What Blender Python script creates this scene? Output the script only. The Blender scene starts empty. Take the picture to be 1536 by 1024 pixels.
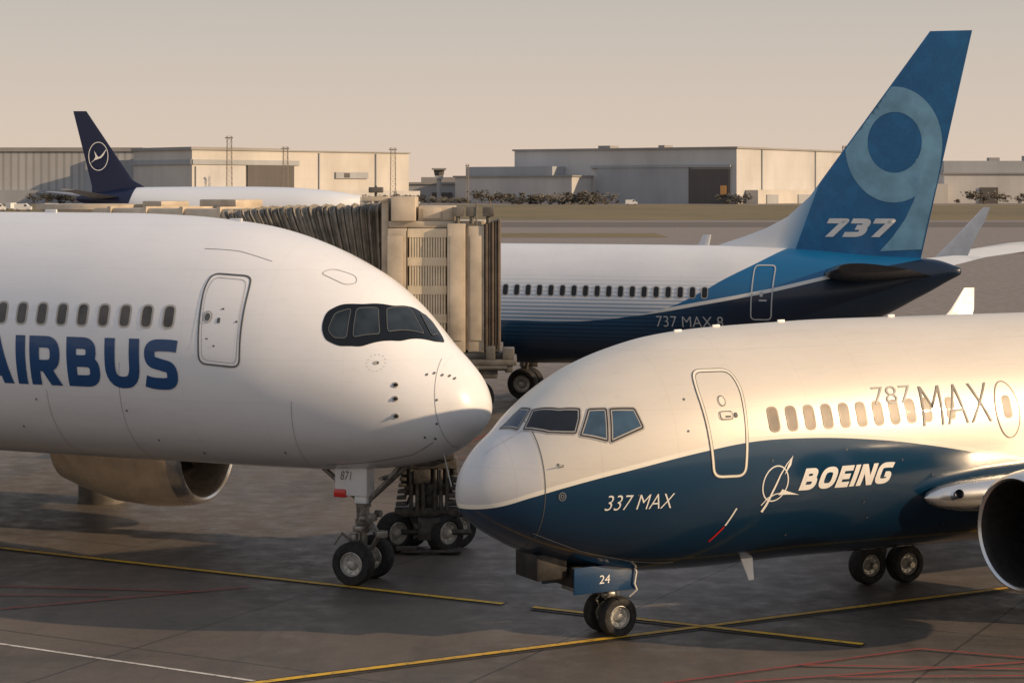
import bpy, bmesh, math, random
from mathutils import Vector, Matrix
random.seed(7)
R=math.radians
scene=bpy.context.scene
COL=bpy.context.collection
# ------------------------------------------------------------------ materials
def newmat(name):
    m=bpy.data.materials.new(name);m.use_nodes=True
    nt=m.node_tree;b=nt.nodes["Principled BSDF"]
    return m,nt,b
def N(nt,t,**kw):
    n=nt.nodes.new(t)
    for k,v in kw.items(): setattr(n,k,v)
    return n
def math_(nt,op,a,b=None,c=None,clamp=False):
    n=nt.nodes.new("ShaderNodeMath");n.operation=op;n.use_clamp=clamp
    for i,x in enumerate((a,b,c)):
        if x is None: continue
        if isinstance(x,(int,float)): n.inputs[i].default_value=x
        else: nt.links.new(x,n.inputs[i])
    return n.outputs[0]
def mixc(nt,f,a,b,mode='MIX'):
    n=nt.nodes.new("ShaderNodeMix");n.data_type='RGBA';n.blend_type=mode
    def s(sock,x):
        if isinstance(x,(int,float)): sock.default_value=x
        elif isinstance(x,tuple): sock.default_value=(x[0],x[1],x[2],1)
        else: nt.links.new(x,sock)
    s(n.inputs[0],f);s(n.inputs[6],a);s(n.inputs[7],b)
    return n.outputs[2]
def objxyz(nt):
    tc=N(nt,"ShaderNodeTexCoord");sp=N(nt,"ShaderNodeSeparateXYZ")
    nt.links.new(tc.outputs["Object"],sp.inputs[0])
    return tc.outputs["Object"],sp.outputs[0],sp.outputs[1],sp.outputs[2]
def noise(nt,vec,scale,detail=4,rough=.55,stretch=None):
    n=N(nt,"ShaderNodeTexNoise");n.inputs["Scale"].default_value=scale;n.inputs["Detail"].default_value=detail;n.inputs["Roughness"].default_value=rough
    if stretch:
        mp=N(nt,"ShaderNodeMapping");mp.inputs["Scale"].default_value=stretch
        nt.links.new(vec,mp.inputs[0]);vec=mp.outputs[0]
    nt.links.new(vec,n.inputs["Vector"]);return n.outputs["Fac"]
def ramp(nt,f,a,b,lo=0.,hi=1.):
    n=N(nt,"ShaderNodeMapRange");n.inputs[1].default_value=a;n.inputs[2].default_value=b;n.inputs[3].default_value=lo;n.inputs[4].default_value=hi
    nt.links.new(f,n.inputs[0]);return n.outputs[0]
def fcurve(nt,x,pts,xr,yr):
    f=N(nt,"ShaderNodeFloatCurve")
    c=f.mapping.curves[0]
    P=[(a/xr,b/yr) for a,b in pts]
    c.points[0].location=P[0];c.points[1].location=P[-1]
    for p in P[1:-1]: c.points.new(*p)
    f.mapping.extend='HORIZONTAL';f.mapping.update()
    nt.links.new(math_(nt,'DIVIDE',x,xr),f.inputs["Value"])
    return math_(nt,'MULTIPLY',f.outputs[0],yr)
def mul_grey(nt,col,fac):
    cb=N(nt,"ShaderNodeCombineXYZ")
    for i in range(3): nt.links.new(fac,cb.inputs[i])
    return mixc(nt,1.0,col,cb.outputs[0],'MULTIPLY')
def simple(name,col,rough=.5,metal=0,coat=0,var=.15,scale=3.,bump=0):
    m,nt,b=newmat(name)
    v,x,y,z=objxyz(nt)
    n=noise(nt,v,scale)
    k=ramp(nt,n,.3,.7,1-var,1+var*.4)
    nt.links.new(mul_grey(nt,col,k),b.inputs["Base Color"])
    nt.links.new(ramp(nt,n,.3,.7,min(1,rough*1.15),rough*.85),b.inputs["Roughness"])
    b.inputs["Metallic"].default_value=metal
    b.inputs["Coat Weight"].default_value=coat
    if bump:
        bp=N(nt,"ShaderNodeBump");bp.inputs["Strength"].default_value=bump;nt.links.new(n,bp.inputs["Height"]);nt.links.new(bp.outputs[0],b.inputs["Normal"])
    return m
def panel_factor(nt,v,x,z,ds=1.55,dz=.82):
    a=math_(nt,'ABSOLUTE',math_(nt,'SUBTRACT',math_(nt,'MODULO',math_(nt,'ADD',x,20.3),ds),ds/2))
    l1=math_(nt,'LESS_THAN',a,.006)
    a2=math_(nt,'ABSOLUTE',math_(nt,'SUBTRACT',math_(nt,'MODULO',math_(nt,'ADD',z,.1),dz),dz/2))
    l2=math_(nt,'LESS_THAN',a2,.005)
    return math_(nt,'MAXIMUM',l1,l2)
def mat_white_body():
    m,nt,b=newmat("white_fuselage_paint")
    v,x,y,z=objxyz(nt)
    n=noise(nt,v,1.1,6,.6,(.4,1,1.6));n2=noise(nt,v,9,4,.6,(.2,1,2));n3=noise(nt,v,2.2,5,.6,(.25,1,.5))
    col=mixc(nt,ramp(nt,n,.35,.75),(.82,.825,.845),(.77,.78,.805))
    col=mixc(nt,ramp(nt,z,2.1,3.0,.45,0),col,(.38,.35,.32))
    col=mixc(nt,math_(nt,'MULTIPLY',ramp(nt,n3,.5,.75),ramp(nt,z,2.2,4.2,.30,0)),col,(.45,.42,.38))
    pf=panel_factor(nt,v,x,z)
    k=math_(nt,'SUBTRACT',1.0,math_(nt,'MULTIPLY',pf,.06))
    k=math_(nt,'MULTIPLY',k,ramp(nt,n2,.55,.8,1,.94))
    nt.links.new(mul_grey(nt,col,k),b.inputs["Base Color"])
    nt.links.new(ramp(nt,n,.3,.7,.28,.36),b.inputs["Roughness"])
    b.inputs["Coat Weight"].default_value=.4;b.inputs["Coat Roughness"].default_value=.10
    return m
def mat_blue_white():
    m,nt,b=newmat("two_tone_fuselage_paint")
    v,x,y,z=objxyz(nt)
    cz=fcurve(nt,x,[(0,2.36),(.35,2.41),(.87,2.60),(1.47,2.79),(2.42,3.02),(3.69,3.27),(4.57,3.38),(5.48,3.39),(6.84,3.30),(8.29,3.10),(10.31,2.71),(14,2.1)],14,6)
    d=math_(nt,'SUBTRACT',z,cz)
    blue=math_(nt,'LESS_THAN',d,0)
    st=math_(nt,'LESS_THAN',d,.075)
    n=noise(nt,v,1.3,6,.6,(.4,1,1.6));n2=noise(nt,v,10,4,.6,(.15,1,2))
    top=mixc(nt,ramp(nt,n,.3,.75),(.74,.69,.61),(.67,.62,.545))
    top=mixc(nt,ramp(nt,x,.98,1.03,1,0),top,(.64,.63,.63))
    c=mixc(nt,st,top,(.86,.82,.72))
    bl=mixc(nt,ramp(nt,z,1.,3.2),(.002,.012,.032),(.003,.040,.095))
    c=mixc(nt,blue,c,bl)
    pf=panel_factor(nt,v,x,z,1.27,.9)
    k=math_(nt,'SUBTRACT',1.0,math_(nt,'MULTIPLY',pf,.08))
    k=math_(nt,'MULTIPLY',k,ramp(nt,n2,.55,.8,1,.92))
    nt.links.new(mul_grey(nt,c,k),b.inputs["Base Color"])
    nt.links.new(math_(nt,'MULTIPLY',math_(nt,'SUBTRACT',1,st),.18),b.inputs["Metallic"])
    nt.links.new(math_(nt,'ADD',math_(nt,'MULTIPLY_ADD',st,-.18,.42),ramp(nt,n,.3,.7,-.03,.03)),b.inputs["Roughness"])
    nt.links.new(math_(nt,'MULTIPLY_ADD',st,.5,.15),b.inputs["Coat Weight"]);b.inputs["Coat Roughness"].default_value=.10
    return m
TAILBLUE=(.004,.125,.30)
def mat_tail_body():
    m,nt,b=newmat("striped_fuselage_paint")
    v,x,y,z=objxyz(nt)
    cz=fcurve(nt,x,[(0,6.0),(5.0,5.98),(5.7,5.6),(6.46,5.17),(7.5,4.62),(8.3,4.15),(9.4,3.65),(10.74,3.34),(12.8,3.14),(15.2,3.15),(20,3.15)],20,6)
    cs=fcurve(nt,x,[(0,5.6),(1.5,5.25),(3.65,4.83),(6.04,4.26),(8.26,3.82),(10.0,3.5),(10.76,3.40),(13,2.9),(20,1.8)],20,6)
    d=math_(nt,'SUBTRACT',z,cz)
    body=math_(nt,'GREATER_THAN',d,0)
    th=ramp(nt,z,4.9,3.1,-.05,.75)
    fr=math_(nt,'FRACT',math_(nt,'MULTIPLY',z,7.5))
    ln=math_(nt,'LESS_THAN',fr,th)
    n=noise(nt,v,1.2,5,.6,(.5,1,1.5))
    wh=mixc(nt,ramp(nt,n,.3,.7),(.78,.78,.79),(.70,.71,.73))
    wh=mixc(nt,math_(nt,'MULTIPLY',ln,ramp(nt,z,5,3.2,.25,.85)),wh,(.12,.25,.40))
    fr2=math_(nt,'LESS_THAN',math_(nt,'FRACT',math_(nt,'MULTIPLY',z,7.5)),ramp(nt,z,3.3,2.2,.45,0))
    lowb=mixc(nt,ramp(nt,z,1.8,3.3),(.002,.012,.03),(.004,.045,.11))
    lowb=mixc(nt,math_(nt,'MULTIPLY',fr2,.5),lowb,(.02,.11,.22))
    ds=math_(nt,'SUBTRACT',z,cs)
    navy=mixc(nt,ramp(nt,x,7,11),(.002,.014,.04),lowb)
    upb=mixc(nt,math_(nt,'MULTIPLY',math_(nt,'GREATER_THAN',ds,0),math_(nt,'LESS_THAN',x,10.8)),navy,TAILBLUE)
    stripe=math_(nt,'MULTIPLY',math_(nt,'LESS_THAN',math_(nt,'ABSOLUTE',ds),.06),math_(nt,'MULTIPLY',math_(nt,'LESS_THAN',x,10.9),math_(nt,'GREATER_THAN',x,3.2)))
    upb=mixc(nt,stripe,upb,(.7,.7,.68))
    c=mixc(nt,body,upb,wh)
    pf=panel_factor(nt,v,x,z,1.5,.9)
    k=math_(nt,'SUBTRACT',1.0,math_(nt,'MULTIPLY',pf,.1))
    nt.links.new(mul_grey(nt,c,k),b.inputs["Base Color"])
    b.inputs["Roughness"].default_value=.36;b.inputs["Coat Weight"].default_value=.25
    return m
def mat_fin():
    m,nt,b=newmat("blue_fin_paint")
    v,x,y,z=objxyz(nt)
    n=noise(nt,v,1.6,8,.7);n2=noise(nt,v,.5,5,.6)
    c=mixc(nt,ramp(nt,n,.35,.65),TAILBLUE,(.010,.18,.40))
    c=mixc(nt,ramp(nt,n2,.45,.65,0,.4),c,(.004,.085,.21))
    c=mixc(nt,math_(nt,'LESS_THAN',math_(nt,'ABSOLUTE',math_(nt,'SUBTRACT',n,.5)),.003),c,(.004,.06,.16))
    dd=math_(nt,'SUBTRACT',x,math_(nt,'MULTIPLY_ADD',z,-.36,7.42))
    wd=mixc(nt,ramp(nt,dd,.0,.75),(.16,.36,.55),(.78,.79,.80))
    c=mixc(nt,math_(nt,'GREATER_THAN',dd,0),c,wd)
    nt.links.new(c,b.inputs["Base Color"]);b.inputs["Roughness"].default_value=.42;b.inputs["Coat Weight"].default_value=.1
    return m
M={}
M['wbody']=mat_white_body();M['bbody']=mat_blue_white();M['tbody']=mat_tail_body();M['fin']=mat_fin()
M['navytext']=simple("navy_lettering",(.003,.060,.19),.35,coat=.3,var=.1)
M['whitetext']=simple("white_lettering",(.82,.81,.78),.4,var=.08)
M['greytext']=simple("grey_lettering",(.16,.15,.14),.45,var=.1)
M['palegrey']=simple("pale_grey_lettering",(.38,.37,.36),.45,var=.1)
M['seam']=simple("panel_seam_sealant",(.34,.34,.35),.5,var=.1)
M['lightgrey']=simple("light_grey_lettering",(.5,.52,.54),.45,var=.1)
M['paleblue']=simple("pale_blue_paint",(.23,.46,.60),.42,var=.28,scale=1.4)
M['outline']=simple("door_seal_grey",(.10,.105,.11),.5,var=.2)
M['silver']=simple("polished_metal",(.72,.70,.67),.27,metal=.9,var=.1)
M['cream']=simple("cream_trim",(.80,.76,.66),.4,var=.1)
M['black']=simple("black_mask_paint",(.005,.006,.008),.16,coat=.1,var=.2)
M['black'].node_tree.nodes["Principled BSDF"].inputs["Specular IOR Level"].default_value=.35
def glassmat(name,col,rough=.06,coat=1,spec=.5):
    m,nt,b=newmat(name);v,x,y,z=objxyz(nt);n=noise(nt,v,1.8,3)
    nt.links.new(mixc(nt,ramp(nt,n,.35,.65),col,tuple(c*.4 for c in col)),b.inputs["Base Color"])
    b.inputs["Roughness"].default_value=rough;b.inputs["Coat Weight"].default_value=coat;b.inputs["Coat Roughness"].default_value=.02;b.inputs["Specular IOR Level"].default_value=spec
    return m
M['glass']=glassmat("dark_cockpit_glass",(.026,.036,.046),.06,.08,.4);M['bglass']=glassmat("blue_reflection_glass",(.05,.10,.16),.08,.4)  # bglass: bluish reflection of the panes put into the base colour
M['fglass']=glassmat("front_windshield_glass",(.012,.014,.018),.08,.1)
M['cabin']=glassmat("cabin_window_glass",(.085,.078,.072),.3,.2)
M['bcabin']=glassmat("tan_cabin_glass",(.21,.15,.11),.4,.1)  # tan pane colour, warmer than the other cabin glass
M['wframe']=simple("window_frame_paint",(.46,.43,.39),.4,metal=.2)
M['wtrim']=simple("window_trim_tan",(.26,.21,.17),.45,metal=.1)
M['rubber']=simple("tyre_rubber",(.018,.017,.017),.8,var=.4,scale=12,bump=.2)
M['rim']=simple("wheel_rim_metal",(.50,.48,.44),.4,metal=.5,var=.3,scale=15)
M['gear']=simple("gear_grey_metal",(.28,.262,.235),.42,metal=.5,var=.6,scale=9)
M['darkmetal']=simple("dark_metal",(.035,.032,.03),.5,metal=.4,var=.5,scale=6)
M['whitepaint']=simple("white_gloss_paint",(.78,.78,.78),.35,coat=.3,var=.12)
M['redlight']=simple("red_lens",(.65,.02,.015),.25,coat=.6)
M['tan']=simple("nacelle_paint",(.76,.61,.44),.30,coat=.4,var=.2,metal=.15)
M['darknac']=simple("dark_nacelle_paint",(.035,.042,.055),.22,metal=.7,coat=.6)
M['bluepaint']=simple("navy_gloss_paint",(.005,.04,.11),.3,coat=.4)
M['jbcream']=simple("bridge_cream_panel",(.52,.44,.34),.5,var=.35,scale=1.6)
M['jbslat']=simple("bridge_louvre_slats",(.66,.56,.41),.5,var=.2)
M['jbdark']=simple("bridge_brown_rubber",(.14,.105,.075),.7,var=.4,scale=3)
M['bellows']=simple("bellows_fabric",(.28,.25,.205),.85,var=.5,scale=4,bump=.3)
M['jbgrey']=simple("bridge_grey_steel",(.15,.138,.12),.5,metal=.3,var=.5)
M['jbwheel']=simple("undercarriage_steel",(.085,.078,.07),.5,metal=.3,var=.6,scale=8)
M['mast']=simple("pale_mast_steel",(.30,.26,.22),.7,var=.3)  # pale brown steel colour, mildly mottled
M['stab']=simple("shade_dark_tailplane",(.035,.032,.032),.3,metal=.5)  # underside shade of the near tailplane put into this dark colour
M['navydist']=simple("navy_tail_paint",(.007,.013,.05),.4)
M['greywing']=simple("grey_wing_paint",(.35,.36,.38),.4,metal=.2)

# ------------------------------------------------------------------ mesh builder
class MB:
    def __init__(s): s.bm=bmesh.new();s.mi=0
    def _tag(s,faces):
        for f in faces: f.material_index=s.mi
    def cyl(s,a,b,r,r2=None,seg=14):
        a=Vector(a);b=Vector(b);r2=r if r2 is None else r2
        d=(b-a).normalized();u=d.orthogonal().normalized();w=d.cross(u)
        A=[s.bm.verts.new(a+(u*math.cos(t)+w*math.sin(t))*r) for t in [2*math.pi*i/seg for i in range(seg)]]
        B=[s.bm.verts.new(b+(u*math.cos(t)+w*math.sin(t))*r2) for t in [2*math.pi*i/seg for i in range(seg)]]
        fs=[s.bm.faces.new((A[i],A[(i+1)%seg],B[(i+1)%seg],B[i])) for i in range(seg)]
        fs.append(s.bm.faces.new(A[::-1]));fs.append(s.bm.faces.new(B))
        s._tag(fs)
    def box(s,lo,hi,bev=0.0,mat=None):
        lo=Vector(lo);hi=Vector(hi)
        c=(lo+hi)/2;d=hi-lo
        r=bmesh.ops.create_cube(s.bm,size=1,matrix=Matrix.Translation(c)@Matrix.Diagonal((d.x,d.y,d.z,1)))
        vs=r['verts'];fs=set(f for v in vs for f in v.link_faces)
        if mat is not None: bmesh.ops.transform(s.bm,matrix=mat,verts=vs)
        s._tag(fs)
        if bev>0:
            es=list(set(e for v in vs for e in v.link_edges))
            r=bmesh.ops.bevel(s.bm,geom=es,offset=bev,segments=2,affect='EDGES',profile=.5)
            s._tag(r['faces'])
    def lathe(s,prof,origin,axis,seg=40,mis=None):
        o=Vector(origin);d=Vector(axis).normalized();u=d.orthogonal().normalized();w=d.cross(u)
        rings=[]
        for (x,r) in prof:
            rings.append([s.bm.verts.new(o+d*x+(u*math.cos(2*math.pi*i/seg)+w*math.sin(2*math.pi*i/seg))*max(r,.0005)) for i in range(seg)])
        for k in range(len(rings)-1):
            for i in range(seg):
                f=s.bm.faces.new((rings[k][i],rings[k][(i+1)%seg],rings[k+1][(i+1)%seg],rings[k+1][i]))
                f.material_index=mis[k] if mis else s.mi
    def poly(s,pts):
        f=s.bm.faces.new([s.bm.verts.new(p) for p in pts]);f.material_index=s.mi;return f
    def loft(s,rings,close=True,caps=True):
        V=[[s.bm.verts.new(p) for p in r] for r in rings];n=len(V[0]);fs=[]
        for k in range(len(V)-1):
            for i in range(n if close else n-1):
                fs.append(s.bm.faces.new((V[k][i],V[k][(i+1)%n],V[k+1][(i+1)%n],V[k+1][i])))
        if caps and close: fs+= [s.bm.faces.new(V[0][::-1]),s.bm.faces.new(V[-1])]
        s._tag(fs)
    def done(s,name,parent=None,mats=(),sharp=35,recalc=True,loc=None):
        if recalc: bmesh.ops.recalc_face_normals(s.bm,faces=s.bm.faces)
        me=bpy.data.meshes.new(name);s.bm.to_mesh(me);s.bm.free()
        for m in mats: me.materials.append(m)
        for p in me.polygons: p.use_smooth=True
        me.set_sharp_from_angle(angle=R(sharp))
        o=bpy.data.objects.new(name,me);COL.objects.link(o)
        if parent: o.parent=parent
        if loc: o.location=loc
        return o
def empty(name,loc,rz=0,parent=None):
    o=bpy.data.objects.new(name,None);o.empty_display_size=.5;COL.objects.link(o);o.location=loc;o.rotation_euler=(0,0,rz)
    if parent:o.parent=parent
    return o
def tag(o,label,cat,group=None):
    o["label"]=label;o["category"]=cat
    if group:o["group"]=group
def struct(o): o["kind"]="structure"

# ------------------------------------------------------------------ curves/surfaces
class Pchip:
    def __init__(s,pts):
        s.x=[math.sqrt(max(p[0],0)) for p in pts];s.y=[p[1] for p in pts]
        n=len(s.x);h=[s.x[i+1]-s.x[i] for i in range(n-1)];d=[(s.y[i+1]-s.y[i])/h[i] for i in range(n-1)]
        m=[0]*n
        for i in range(1,n-1):
            if d[i-1]*d[i]<=0: m[i]=0
            else:
                w1=2*h[i]+h[i-1];w2=h[i]+2*h[i-1];m[i]=(w1+w2)/(w1/d[i-1]+w2/d[i])
        m[0]=d[0];m[-1]=d[-1];s.m=m
    def __call__(s,v):
        u=math.sqrt(max(v,0));x=s.x
        if u>=x[-1]: return s.y[-1]
        i=0
        while i<len(x)-2 and u>x[i+1]: i+=1
        h=x[i+1]-x[i];t=(u-x[i])/h
        return (2*t**3-3*t*t+1)*s.y[i]+(t**3-2*t*t+t)*h*s.m[i]+(-2*t**3+3*t*t)*s.y[i+1]+(t**3-t*t)*h*s.m[i+1]
class Surf:
    def __init__(s,top,bot,w,sg,zf=.48):
        s.T=Pchip(top);s.B=Pchip(bot);s.W=Pchip(w);s.sg=sg;s.zf=zf
    def pt(s,a,phi):
        t=s.T(a);b=s.B(a);w=s.W(a);zm=b+s.zf*(t-b);sn=math.sin(phi)
        h=(t-zm) if sn>0 else (zm-b)
        return Vector((a,s.sg*w*math.cos(phi),zm+h*sn))
    def phi(s,a,z):
        t=s.T(a);b=s.B(a);zm=b+s.zf*(t-b);h=(t-zm) if z>zm else (zm-b)
        return math.asin(max(-.999,min(.999,(z-zm)/max(h,1e-4))))
    def nrm(s,a,phi):
        e=.01
        du=s.pt(a+e,phi)-s.pt(max(a-e,0),phi);dv=s.pt(a,phi+e)-s.pt(a,phi-e)
        n=du.cross(dv).normalized()
        c=s.pt(a,phi);t=s.T(a);b=s.B(a);zm=b+s.zf*(t-b)
        if n.dot(Vector((0,c.y,c.z-zm)))<0: n=-n
        return n
    def sp(s,eps,K=1.3):
        return lambda x,y: s.pt(x,y/K)+s.nrm(x,y/K)*eps
    def sz(s,eps):
        def f(x,z,e=0):
            p=s.phi(x,z);return s.pt(x,p)+s.nrm(x,p)*(eps+e)
        return f
    def body(s,L,name,parent,mat,seg=80,n=150):
        mb=MB();rings=[]
        ss=[.0008,.003,.008,.018]+[L*((i+.0)/n)**1.7 for i in range(1,n+1)]
        ss=sorted(a for a in ss)
        for a in ss: rings.append([s.pt(a,2*math.pi*i/seg) for i in range(seg)])
        mb.loft(rings);return mb.done(name,parent,[mat],sharp=60)
# 2D helpers
def rpoly(pts,r,seg=5,closed=True):
    out=[];n=len(pts)
    for i in range(n):
        p=Vector(pts[i])
        if not closed and i in (0,n-1): out.append(tuple(p));continue
        a=Vector(pts[i-1]);b=Vector(pts[(i+1)%n])
        da=(a-p);db=(b-p);ra=min(r,da.length*.45);rb=min(r,db.length*.45)
        p1=p+da.normalized()*ra;p2=p+db.normalized()*rb
        for k in range(seg+1):
            t=k/seg;out.append(tuple((1-t)**2*p1+2*t*(1-t)*p+t*t*p2))
    return out
def rrect(cx,cy,w,h,r,seg=5,sk=0):
    return rpoly([(cx-w/2-sk,cy-h/2),(cx+w/2-sk,cy-h/2),(cx+w/2+sk,cy+h/2),(cx-w/2+sk,cy+h/2)],r,seg)
def ell(cx,cy,a,b,n=40,rot=0,t0=0,t1=360):
    o=[];full=(t1-t0)>=360
    for i in range(n if full else n+1):
        t=R(t0+(t1-t0)*i/n);x=a*math.cos(t);y=b*math.sin(t)
        o.append((cx+x*math.cos(rot)-y*math.sin(rot),cy+x*math.sin(rot)+y*math.cos(rot)))
    return o
def resamp(pts,step,closed):
    out=[];n=len(pts)
    for i in range(n if closed else n-1):
        a=Vector(pts[i]);b=Vector(pts[(i+1)%n]);k=max(1,int((b-a).length/step))
        for j in range(k): out.append(tuple(a.lerp(b,j/k)))
    if not closed: out.append(pts[-1])
    return out
def fill2d(bm,pts):
    f=bm.faces.new([bm.verts.new((p[0],p[1],0)) for p in pts]);return f
def stroke2d(bm,pts,w,closed=False,step=.09,w1=None,layer=0):
    pts=resamp(pts,step,closed);n=len(pts);L=[];Rr=[]
    for i in range(n):
        p=Vector(pts[i]);a=Vector(pts[i-1]) if (closed or i>0) else None;b=Vector(pts[(i+1)%n]) if (closed or i<n-1) else None
        d0=(p-a).normalized() if a is not None and (p-a).length>1e-9 else None
        d1=(b-p).normalized() if b is not None and (b-p).length>1e-9 else None
        if d0 is None: d0=d1
        if d1 is None: d1=d0
        d=(d0+d1);d=d.normalized() if d.length>1e-6 else d0
        nn=Vector((-d.y,d.x));k=1/max(.45,d.dot(d0))
        ww=(w if w1 is None else w+(w1-w)*i/(n-1))*k
        L.append(bm.verts.new((*(p+nn*ww/2),layer)));Rr.append(bm.verts.new((*(p-nn*ww/2),layer)))
    for i in range(n if closed else n-1):
        j=(i+1)%n;bm.faces.new((L[i],L[j],Rr[j],Rr[i]))
def wrap(bm,fn,name,parent,mats,step=.12,cut=True,layered=False):
    if cut:
        bmesh.ops.triangulate(bm,faces=[f for f in bm.faces if len(f.verts)>4])
        for ax in (0,1):
            lo=min(v.co[ax] for v in bm.verts);hi=max(v.co[ax] for v in bm.verts)
            k=int((hi-lo)/step)
            for i in range(1,k+1):
                c=lo+(hi-lo)*i/(k+1);co=Vector((0,0,0));co[ax]=c;no=Vector((0,0,0));no[ax]=1
                bmesh.ops.bisect_plane(bm,geom=bm.verts[:]+bm.edges[:]+bm.faces[:],plane_co=co,plane_no=no,dist=1e-5)
    for v in bm.verts: v.co=fn(v.co.x,v.co.y,v.co.z) if layered else fn(v.co.x,v.co.y)
    bmesh.ops.recalc_face_normals(bm,faces=bm.faces)
    me=bpy.data.meshes.new(name);bm.to_mesh(me);bm.free()
    for m in mats: me.materials.append(m)
    for p in me.polygons: p.use_smooth=True
    o=bpy.data.objects.new(name,me);COL.objects.link(o);o.parent=parent;return o
def text_bm(body,x0,x1,y0,y1,bold=0,shear=0,space=1.0):
    cu=bpy.data.curves.new("t","FONT");cu.body=body;cu.offset=bold;cu.shear=shear;cu.space_character=space;cu.resolution_u=6
    o=bpy.data.objects.new("t",cu);COL.objects.link(o);bpy.context.view_layer.update()
    me=bpy.data.meshes.new_from_object(o.evaluated_get(bpy.context.evaluated_depsgraph_get()))
    bpy.data.objects.remove(o)
    bm=bmesh.new();bm.from_mesh(me);bpy.data.meshes.remove(me);bpy.data.curves.remove(cu)
    xs=[v.co.x for v in bm.verts];ys=[v.co.y for v in bm.verts];a,b=min(xs),max(xs);c,d=min(ys),max(ys)
    for v in bm.verts:
        v.co.x=x0+(v.co.x-a)/(b-a)*(x1-x0);v.co.y=y0+(v.co.y-c)/(d-c)*(y1-y0);v.co.z=0
    return bm
def text_on(fn,name,parent,mat,body,x0,x1,y0,y1,bold=0,shear=0,space=1.0,step=.15):
    return wrap(text_bm(body,x0,x1,y0,y1,bold,shear,space),fn,name,parent,[mat],step)
def glyphs(t):
    h=t/2;T=1-h
    return {
     'A':(.98,[([(h*.85,-.1),(.49-h*.35,1.1)],0),([(.98-h*.85,-.1),(.49+h*.35,1.1)],0),([(.22,.27),(.76,.27)],0)]),
     'I':(t,[([(h,0),(h,1)],0)]),
     'R':(.80,[([(h,0),(h,1)],0),([(h*1.2,T),(.72-h+.02,T),(.72-h+.02,.40),(h*1.2,.40)],.26),([(.36,.42),(.76-h+.02,-.08)],0)]),
     'B':(.80,[([(h,0),(h,1)],0),([(h*1.2,T),(.70-h,T),(.70-h,.52),(h*1.2,.52)],.2),([(h*1.2,.52),(.78-h,.52),(.78-h,h),(h*1.2,h)],.21)]),
     'U':(.80,[([(h,1),(h,h),(.80-h,h),(.80-h,1)],.34)]),
     'S':(.76,[([(.74,T-.02),(.60,T),(h+.01,T),(h+.01,.56),(.38,.50),(.76-h-.01,.44),(.76-h-.01,h),(.2,h),(.02,h+.05)],.21)]),
     'O':(.86,[([(h,h),(.86-h,h),(.86-h,T),(h,T)],.30,1)]),
     'E':(.66,[([(h,0),(h,1)],0),([(h*1.2,T),(.66,T)],0),([(h*1.2,.5),(.60,.5)],0),([(h*1.2,h),(.66,h)],0)]),
     'N':(.84,[([(h,0),(h,1)],0),([(.84-h,0),(.84-h,1)],0),([(h*.9,1.05),(.84-h*.9,-.05)],0)]),
     'G':(.84,[([(.80,T-.03),(.66,T),(h,T),(h,h),(.84-h,h),(.84-h,.45),(.46,.45)],.25)]),
     '7':(.72,[([(0,T),(.62,T),(.30,-.1)],.03)]),
     '3':(.74,[([(.04,T),(.74-h,T),(.74-h,.52),(.3,.52)],.2),([(.3,.52),(.74-h,.52),(.74-h,h),(0,h)],.2)]),
    }
def block_text(fn,name,parent,mat,body,x0,x1,y0,y1,t=.2,shear=0,gap=.12,step=.15):
    G_=glyphs(t);W=sum(G_[c][0] for c in body)+gap*(len(body)-1)
    bm=bmesh.new();cx=0;H_=y1-y0;sx=(x1-x0)/(W+shear);lay=0
    for c in body:
        w,sts=G_[c]
        for st in sts:
            pts,r=st[0],st[1];cl=len(st)>2
            if r: pts=rpoly(pts,r,6,cl)
            g=bmesh.new();stroke2d(g,[(cx+p[0],p[1]) for p in pts],t,cl,.12)
            for yv,no in ((0,(0,-1,0)),(1,(0,1,0))):
                bmesh.ops.bisect_plane(g,geom=g.verts[:]+g.edges[:]+g.faces[:],plane_co=(0,yv,0),plane_no=no,clear_outer=True,dist=1e-5)
            for v in g.verts:
                v.co=Vector((x0+(v.co.x+shear*v.co.y)*sx,y0+v.co.y*H_,lay*.0012))
            me=bpy.data.meshes.new("g");g.to_mesh(me);g.free();bm.from_mesh(me);bpy.data.meshes.remove(me);lay+=1
        cx+=w+gap;lay=lay%6
    return wrap(bm,fn,name,parent,[mat],step,True,True)
# parts
def wheel(parent,c,r,w,name="wheel"):
    mb=MB();h=w/2
    tp=[(-h*.75,r*.56),(-h*.95,r*.62),(-h,r*.75),(-h*.92,r*.9),(-h*.6,r*.985),(-h*.3,r),(-h*.28,r*.985),(-h*.22,r*.985),(-h*.2,r),(h*.2,r),(h*.22,r*.985),(h*.28,r*.985),(h*.3,r),(h*.6,r*.985),(h*.92,r*.9),(h,r*.75),(h*.95,r*.62),(h*.75,r*.56)]
    mb.lathe(tp,c,(0,1,0),36)
    mb.mi=1
    for sg in (-1,1):
        rp=[(sg*h*.74,r*.57),(sg*h*.8,r*.53),(sg*h*.45,r*.47),(sg*h*.35,r*.3),(sg*h*.55,r*.24),(sg*h*.85,r*.17),(sg*h*.9,r*.1),(sg*h*.9,0)]
        mb.lathe(rp,c,(0,1,0),30)
        for k in range(9):
            t=2*math.pi*k/9;p=Vector(c)+Vector((math.cos(t)*r*.39,sg*h*.36,math.sin(t)*r*.39))
            mb.cyl(p,p+Vector((0,sg*h*.16,0)),r*.045,seg=8)
    return mb.done(name,parent,[M['rubber'],M['rim']])
def airfoil(chord,th,n=9):
    up=[];lo=[]
    for i in range(n+1):
        x=(i/n)**1.6;y=th*2.6*(.2969*math.sqrt(x)-.126*x-.3516*x*x+.2843*x**3-.1036*x**4)*1.9
        up.append((x*chord,y));lo.append((x*chord,-y*.75))
    return up+lo[::-1][1:-1]
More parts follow.
